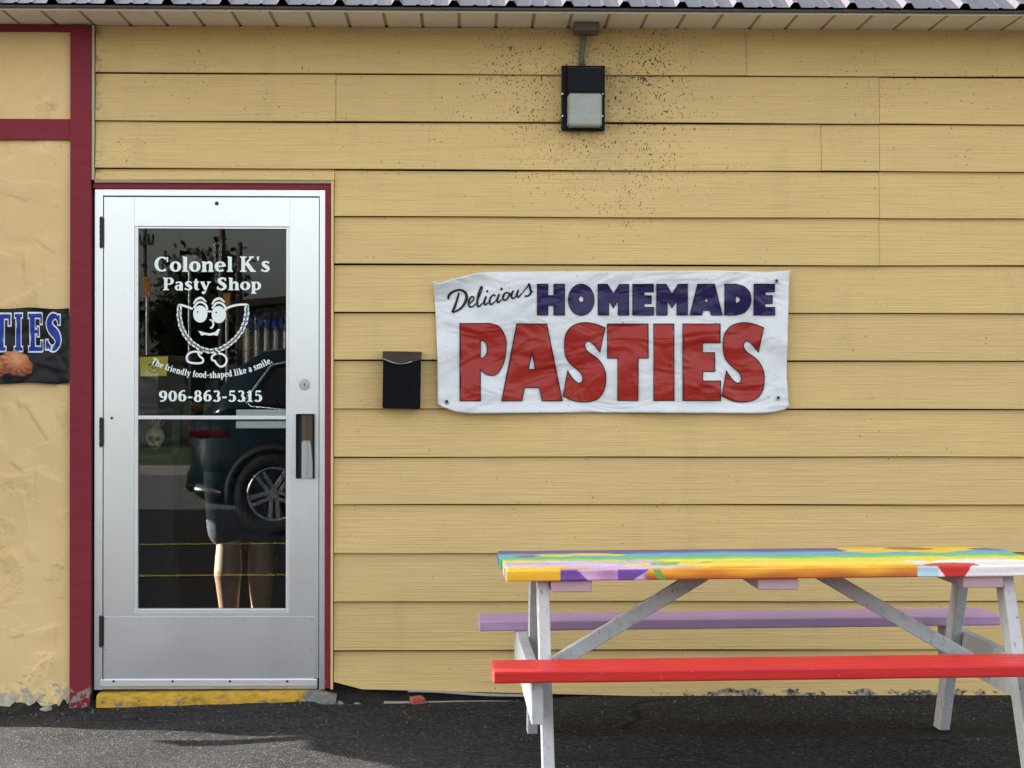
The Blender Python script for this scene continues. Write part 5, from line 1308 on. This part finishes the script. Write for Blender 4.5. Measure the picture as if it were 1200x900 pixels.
# ================================================================== ACROSS THE LOT (seen mirrored in the door glass)
CARY = -8.32
CAR = thing('parked_car', (-0.1, CARY - 0.92, 0.0), 'dark blue crossover with chrome window trim parked facing along the lot', 'car')
X0 = -2.45
def car_loft(name, stations, mat, sec):
    bm = bmesh.new(); prev = None
    for st in stations:
        ring = [bm.verts.new((X0 + st[0], CARY - 0.92 + p[0], p[1])) for p in sec(st)]
        if prev:
            for k in range(len(ring)): bm.faces.new((prev[k], prev[(k+1) % len(ring)], ring[(k+1) % len(ring)], ring[k]))
        else: bm.faces.new(ring[::-1])
        prev = ring
    bm.faces.new(prev)
    return bobj(name, bm, mat, CAR, True)
def sec_body(st):
    _, zb, zt, hw = st
    half = [(hw*0.90, zb), (hw*0.985, zb + 0.10), (hw, zb + 0.35*(zt - zb)), (hw*0.985, zb + 0.7*(zt - zb)), (hw*0.95, zt - 0.05), (hw*0.88, zt)]
    return [(-a, b) for a, b in half] + [(a, b) for a, b in half[::-1]]
car_loft('body', [(0.0, 0.42, 0.80, 0.70), (0.06, 0.34, 0.98, 0.82), (0.18, 0.27, 1.05, 0.90), (0.5, 0.24, 1.06, 0.92), (1.2, 0.23, 1.03, 0.92), (2.4, 0.22, 1.00, 0.92), (3.1, 0.22, 0.98, 0.92), (3.7, 0.23, 0.92, 0.91), (4.2, 0.26, 0.84, 0.88), (4.45, 0.32, 0.72, 0.80), (4.55, 0.40, 0.60, 0.68)], M['car'], sec_body)
def sec_cab(st):
    _, zb, zt, hw = st
    half = [(hw, zb), (hw*0.96, zb + 0.35*(zt - zb)), (hw*0.88, zb + 0.8*(zt - zb)), (hw*0.80, zt - 0.02), (hw*0.6, zt)]
    return [(-a, b) for a, b in half] + [(a, b) for a, b in half[::-1]]
car_loft('cabin', [(0.12, 0.98, 1.06, 0.80), (0.35, 1.0, 1.42, 0.80), (0.62, 1.0, 1.60, 0.82), (1.2, 1.0, 1.67, 0.84), (2.0, 1.0, 1.67, 0.84), (2.5, 1.0, 1.60, 0.83), (3.0, 0.97, 1.28, 0.82), (3.35, 0.95, 1.00, 0.80)], M['car'], sec_cab)
def yw(z, s): return CARY - 0.92 + s*(0.835*(1 - 0.04*min(1, (z - 1.0)/0.22)) - max(0, z - 1.22)*0.20 + 0.006)
for s in (1, -1):
    for wpts in ([(0.55, 1.14), (0.75, 1.44), (1.02, 1.50), (1.05, 1.10)], [(1.13, 1.09), (1.13, 1.51), (1.93, 1.53), (1.97, 1.07)], [(2.05, 1.07), (2.02, 1.53), (2.36, 1.48), (2.92, 1.12), (2.9, 1.06)]):
        v = [(X0 + a, yw(z, s), z) for a, z in wpts]; n_ = len(v)
        v += [(a, b - s*0.02, c) for a, b, c in v]
        mobj('window', v, [tuple(range(n_)), tuple(range(n_, 2*n_))[::-1]] + [(i, (i+1) % n_, n_ + (i+1) % n_, n_ + i) for i in range(n_)], M['car_glass'], CAR)
    bm = bmesh.new()
    bm_tube(bm, [(X0 + a, yw(z, s) + s*0.004, z) for a, z in ((2.95, 1.07), (2.0, 1.045), (1.0, 1.075), (0.55, 1.11), (0.50, 1.16), (0.72, 1.47), (1.05, 1.535), (1.6, 1.56), (2.05, 1.555), (2.4, 1.50), (2.95, 1.10))], 0.016, 6); bobj('window_trim', bm, M['chrome'], CAR, True)
    for xa in (0.76, 3.52):
        cyw = CARY - 0.92 + s*0.83; c = Vector((X0 + xa, cyw, 0.355))
        bm = bmesh.new()
        for i in range(36):
            pass
        ring = [(0.235, -0.10), (0.30, -0.115), (0.345, -0.10), (0.355, -0.06), (0.355, 0.06), (0.345, 0.10), (0.30, 0.112), (0.238, 0.10)]
        rows = []
        for i in range(40):
            t = 2*math.pi*i/40; rows.append([bm.verts.new(c + Vector((r_*math.cos(t), s*y_, r_*math.sin(t)))) for r_, y_ in ring])
        for i in range(40):
            for k in range(8): bm.faces.new((rows[i][k], rows[(i+1) % 40][k], rows[(i+1) % 40][(k+1) % 8], rows[i][(k+1) % 8]))
        wh = bobj('wheel', bm, M['tyre'], CAR, True)
        bm = bmesh.new()
        bm_tube(bm, [c + Vector((0.228*math.cos(t), s*0.085, 0.228*math.sin(t))) for t in np.linspace(0, 2*math.pi, 32, endpoint=False)], 0.016, 6, True)
        for k in range(10):
            t = 2*math.pi*k/10 + (0.16 if k % 2 else -0.16); e = Vector((math.cos(t), 0, math.sin(t)))
            t2 = 2*math.pi*(k//2*2 + 0.5)/10; e0 = Vector((math.cos(t2), 0, math.sin(t2)))
            bm_beam(bm, c + e0*0.04 + Vector((0, s*0.075, 0)), c + e*0.225 + Vector((0, s*0.085, 0)), (-math.sin(t), 0, math.cos(t)), None, 0.034, 0.02, 0.003)
        bm_cyl(bm, c + Vector((0, s*0.05, 0)), c + Vector((0, s*0.09, 0)), 0.055, 0.045, 16)
        bobj('rim', bm, M['rim'], wh)
        bm = bmesh.new(); bm_cyl(bm, c + Vector((0, s*0.02, 0)), c + Vector((0, s*0.03, 0)), 0.232, 0.232, 28); bobj('brake_disc', bm, M['seam'], wh)
        bm = bmesh.new(); bm_tube(bm, [c + Vector((0.40*math.cos(t), s*0.088, 0.40*math.sin(t))) for t in np.linspace(-0.15, math.pi + 0.15, 22)], 0.035, 8); bobj('wheel_arch', bm, M['seam'], CAR, True)
    bm = bmesh.new(); bm_box(bm, X0 + 0.02, X0 + 0.36, CARY - 0.92 + min(s*0.80, s*0.913), CARY - 0.92 + max(s*0.80, s*0.913), 0.845, 0.91, 0.02); bobj('tail_light', bm, M['tail'], CAR)
    for xa in (1.42, 2.42):
        bm = bmesh.new(); bm_tube(bm, [(X0 + xa + dx, CARY - 0.92 + s*(0.905 + o_), 0.90) for dx, o_ in ((0, 0), (0.03, 0.025), (0.17, 0.025), (0.2, 0))], 0.013, 8); bobj('door_handle', bm, M['chrome'], CAR, True)
bm = bmesh.new(); bm_box(bm, X0 - 0.03, X0 + 0.10, CARY - 1.62, CARY - 0.22, 0.36, 0.56, 0.04, 3); bobj('rear_bumper', bm, M['car'], CAR)
bm = bmesh.new(); bm_tube(bm, [(X0 + 0.0, CARY - 0.16, 0.42), (X0 + 0.10, CARY - 0.03, 0.40), (X0 + 0.30, CARY - 0.005, 0.36)], [0.03, 0.05, 0.03], 10); bobj('bumper_trim', bm, M['chrome'], CAR, True)

# corrugated building with blue sign lettering
MBD = thing('metal_building', (-4.0, -34.0, 0.1), 'grey corrugated metal building with blue letters across the street', 'building')
bm = bmesh.new(); xa, xb_, yy, hz = -4.95, 13.7, -33.0, 2.95
n_ = 360; v = []; f = []
for i in range(n_ + 1):
    x_ = xa + (xb_ - xa)*i/n_; o_ = 0.02*(1 if (i//2) % 2 else -1); v += [(x_, yy + o_, 0.1), (x_, yy + o_, hz + 0.6*(1 - abs((x_ - 4.7)/9.3))*1.5)]
for i in range(n_): f.append((2*i+2, 2*i, 2*i+1, 2*i+3))
mobj('wall', v, f, M['corr'], MBD)
hp = hz + 0.9
for (a, b, za, zb) in ((xa - 0.3, 4.7, hz - 0.02, hp + 0.03), (4.7, xb_ + 0.3, hp + 0.03, hz - 0.02)):
    mobj('roof', [(a, yy + 0.4, za), (b, yy + 0.4, zb), (b, yy - 12, zb), (a, yy - 12, za), (a, yy + 0.4, za + 0.15), (b, yy + 0.4, zb + 0.15), (b, yy - 12, zb + 0.15), (a, yy - 12, za + 0.15)], [(0,1,2,3), (7,6,5,4), (0,4,5,1), (1,5,6,2), (2,6,7,3), (3,7,4,0)], M['fascia'], MBD)
box('side_wall', xa, xa + 0.1, yy - 12, yy - 0.05, 0.1, hz, M['corr'], MBD)
# sign letters face the street; they read mirrored in the door glass
fl = Flat()
def sign_surf(x, y): return (x, yy + 0.06, y)
groups = []
xoff = -3.86
for ch in "ino's":
    st, adv = G[ch]
    for s in st: groups += [[[(xoff - px*0.0034, 2.52 + py*0.0034) for px, py in lp] for lp in g_] for g_ in stroke(s)]
    xoff -= (adv + 4)*0.0034
v2, t2 = fill(groups); v3 = [(a, yy + 0.06, c) for a, c in v2] + [(a, yy + 0.10, c) for a, c in v2]; m_ = len(v2)
mobj('sign_lettering', v3, [tuple(t) for t in t2] + [tuple(m_ + i for i in t[::-1]) for t in t2], M['blue_sign'], MBD)
# pale shed and red car further left
SH = thing('pale_shed', (-9.0, -30.0, 0.1), 'low pale rendered shed with flat roof across the street', 'building')
box('wall', -11.5, -6.2, -33, -29.5, 0.1, 1.75, M['pale_wall'], SH); box('roof', -11.7, -6.0, -33.2, -29.3, 1.75, 1.88, M['fascia'], SH); box('door', -8.2, -7.4, -29.5, -29.46, 0.1, 1.6, M['dark'], SH)
def tree(x, y, h, cr, seed, label):
    r = np.random.default_rng(seed); T = thing('tree', (x, y, 0.1), label, 'tree', None)
    bm = bmesh.new(); bm_tube(bm, [(x, y, 0.0), (x + 0.05, y, h*0.25), (x - 0.08, y + 0.05, h*0.5), (x + 0.1, y, h*0.85)], [0.22, 0.17, 0.12, 0.03], 10)
    for k in range(9):
        a = r.uniform(0, 6.28); z0 = h*r.uniform(0.3, 0.7); L_ = cr*r.uniform(0.5, 0.9)
        bm_tube(bm, [(x, y, z0), (x + 0.5*L_*math.cos(a), y + 0.5*L_*math.sin(a), z0 + 0.35*L_), (x + L_*math.cos(a), y + L_*math.sin(a), z0 + 0.6*L_)], [0.07, 0.04, 0.012], 6)
    bobj('trunk', bm, M['bark'], T, True)
    N, K = 4200, 26
    cl = r.normal(0, 1, (K, 3)); cl /= np.linalg.norm(cl, axis=1)[:, None]; cl *= r.uniform(0.35, 0.95, (K, 1))
    C = np.array([x, y, h*0.64]) + cl*np.array([cr, cr, h*0.36]); which = r.integers(0, K, N)
    P_ = C[which] + r.normal(0, 0.22, (N, 3))*np.array([cr, cr, h*0.30])
    d1 = r.normal(0, 1, (N, 3)); d1 /= np.linalg.norm(d1, axis=1)[:, None]; d2 = np.cross(d1, r.normal(0, 1, (N, 3))); d2 /= np.linalg.norm(d2, axis=1)[:, None]
    sz = r.uniform(0.07, 0.16, (N, 1))
    V_ = np.stack([P_ - d1*sz, P_ + d2*sz*0.6, P_ + d1*sz, P_ - d2*sz*0.6], 1).reshape(-1, 3)
    mobj('crown', V_.tolist(), np.arange(4*N).reshape(-1, 4).tolist(), M['leaf'], T)
tree(-9.6, -38.0, 4.0, 1.5, 3, 'leafy tree behind the pale shed across the street')
tree(-7.0, -40.0, 4.7, 1.3, 4, 'bushy tree between the pale shed and the metal building')
tree(-12.0, -27.0, 3.3, 1.4, 5, 'low wide tree beside the outer end of the pale shed')
def pole(x, y, h, arm, label):
    T = thing('utility_pole', (x, y, 0.0), label, 'utility pole')
    bm = bmesh.new(); bm_cyl(bm, (x, y, -0.2), (x, y, h), 0.075, 0.06, 14); bobj('shaft', bm, M['wood_pole'], T, True)
    if arm:
        bm = bmesh.new(); bm_box(bm, x - arm, x + arm, y + 0.10, y + 0.2, h - 0.55, h - 0.43, 0.01); bobj('crossarm', bm, M['wood_pole'], T)
        for dx in (-arm*0.9, -arm*0.45, arm*0.45, arm*0.9):
            bm = bmesh.new(); bm_cyl(bm, (x + dx, y + 0.15, h - 0.43), (x + dx, y + 0.15, h - 0.2), 0.05, 0.035, 10); bobj('insulator', bm, M['seam'], T)
pole(-10.0, -50.0, 6.1, 0.30, 'dark utility pole with crossarm and insulators across the street')
pole(-5.0, -30.0, 9.0, 0, 'tall plain utility pole before the corner of the metal building')
pole(-4.72, -30.6, 4.2, 0, 'short plain utility pole across the street beside the metal building')
for i, (z_, dy, lb) in enumerate(((5.6, 0.0, 'thin overhead wire strung lowest across the street'), (6.3, -1.0, 'thin overhead wire strung in the middle across the street'), (7.4, -4.0, 'thin overhead wire strung highest across the street'))):
    bm = bmesh.new(); bm_tube(bm, [(x_, -21.0 + dy - 5*i*0.5, z_ + 0.0006*(x_ + 6)**2) for x_ in np.linspace(-38, 34, 26)], 0.014, 5)
    props(bobj('overhead_wire', bm, M['seam']), lb, 'wire')
def post_sign(x, y, z0, z1, wd, mat, label):
    T = thing('street_sign', (x, y, 0.1), label, 'sign')
    bm = bmesh.new(); bm_cyl(bm, (x, y, 0.0), (x, y, z1), 0.03, 0.03, 10); bobj('post', bm, M['steel'], T)
    box('panel', x - wd/2, x + wd/2, y + 0.032, y + 0.05, z0, z1, mat, T, 0.004)
post_sign(-6.5, -30.0, 3.05, 3.45, 0.13, M['orange_sign'], 'tall narrow orange sign board on a post across the street')
post_sign(-4.82, -29.4, 2.85, 3.1, 0.15, M['orange_sign'], 'small square orange sign on a post before the metal building')
post_sign(-5.68, -30.2, 3.6, 3.9, 0.30, M['pale_wall'], 'pale square sign on a post across the street')
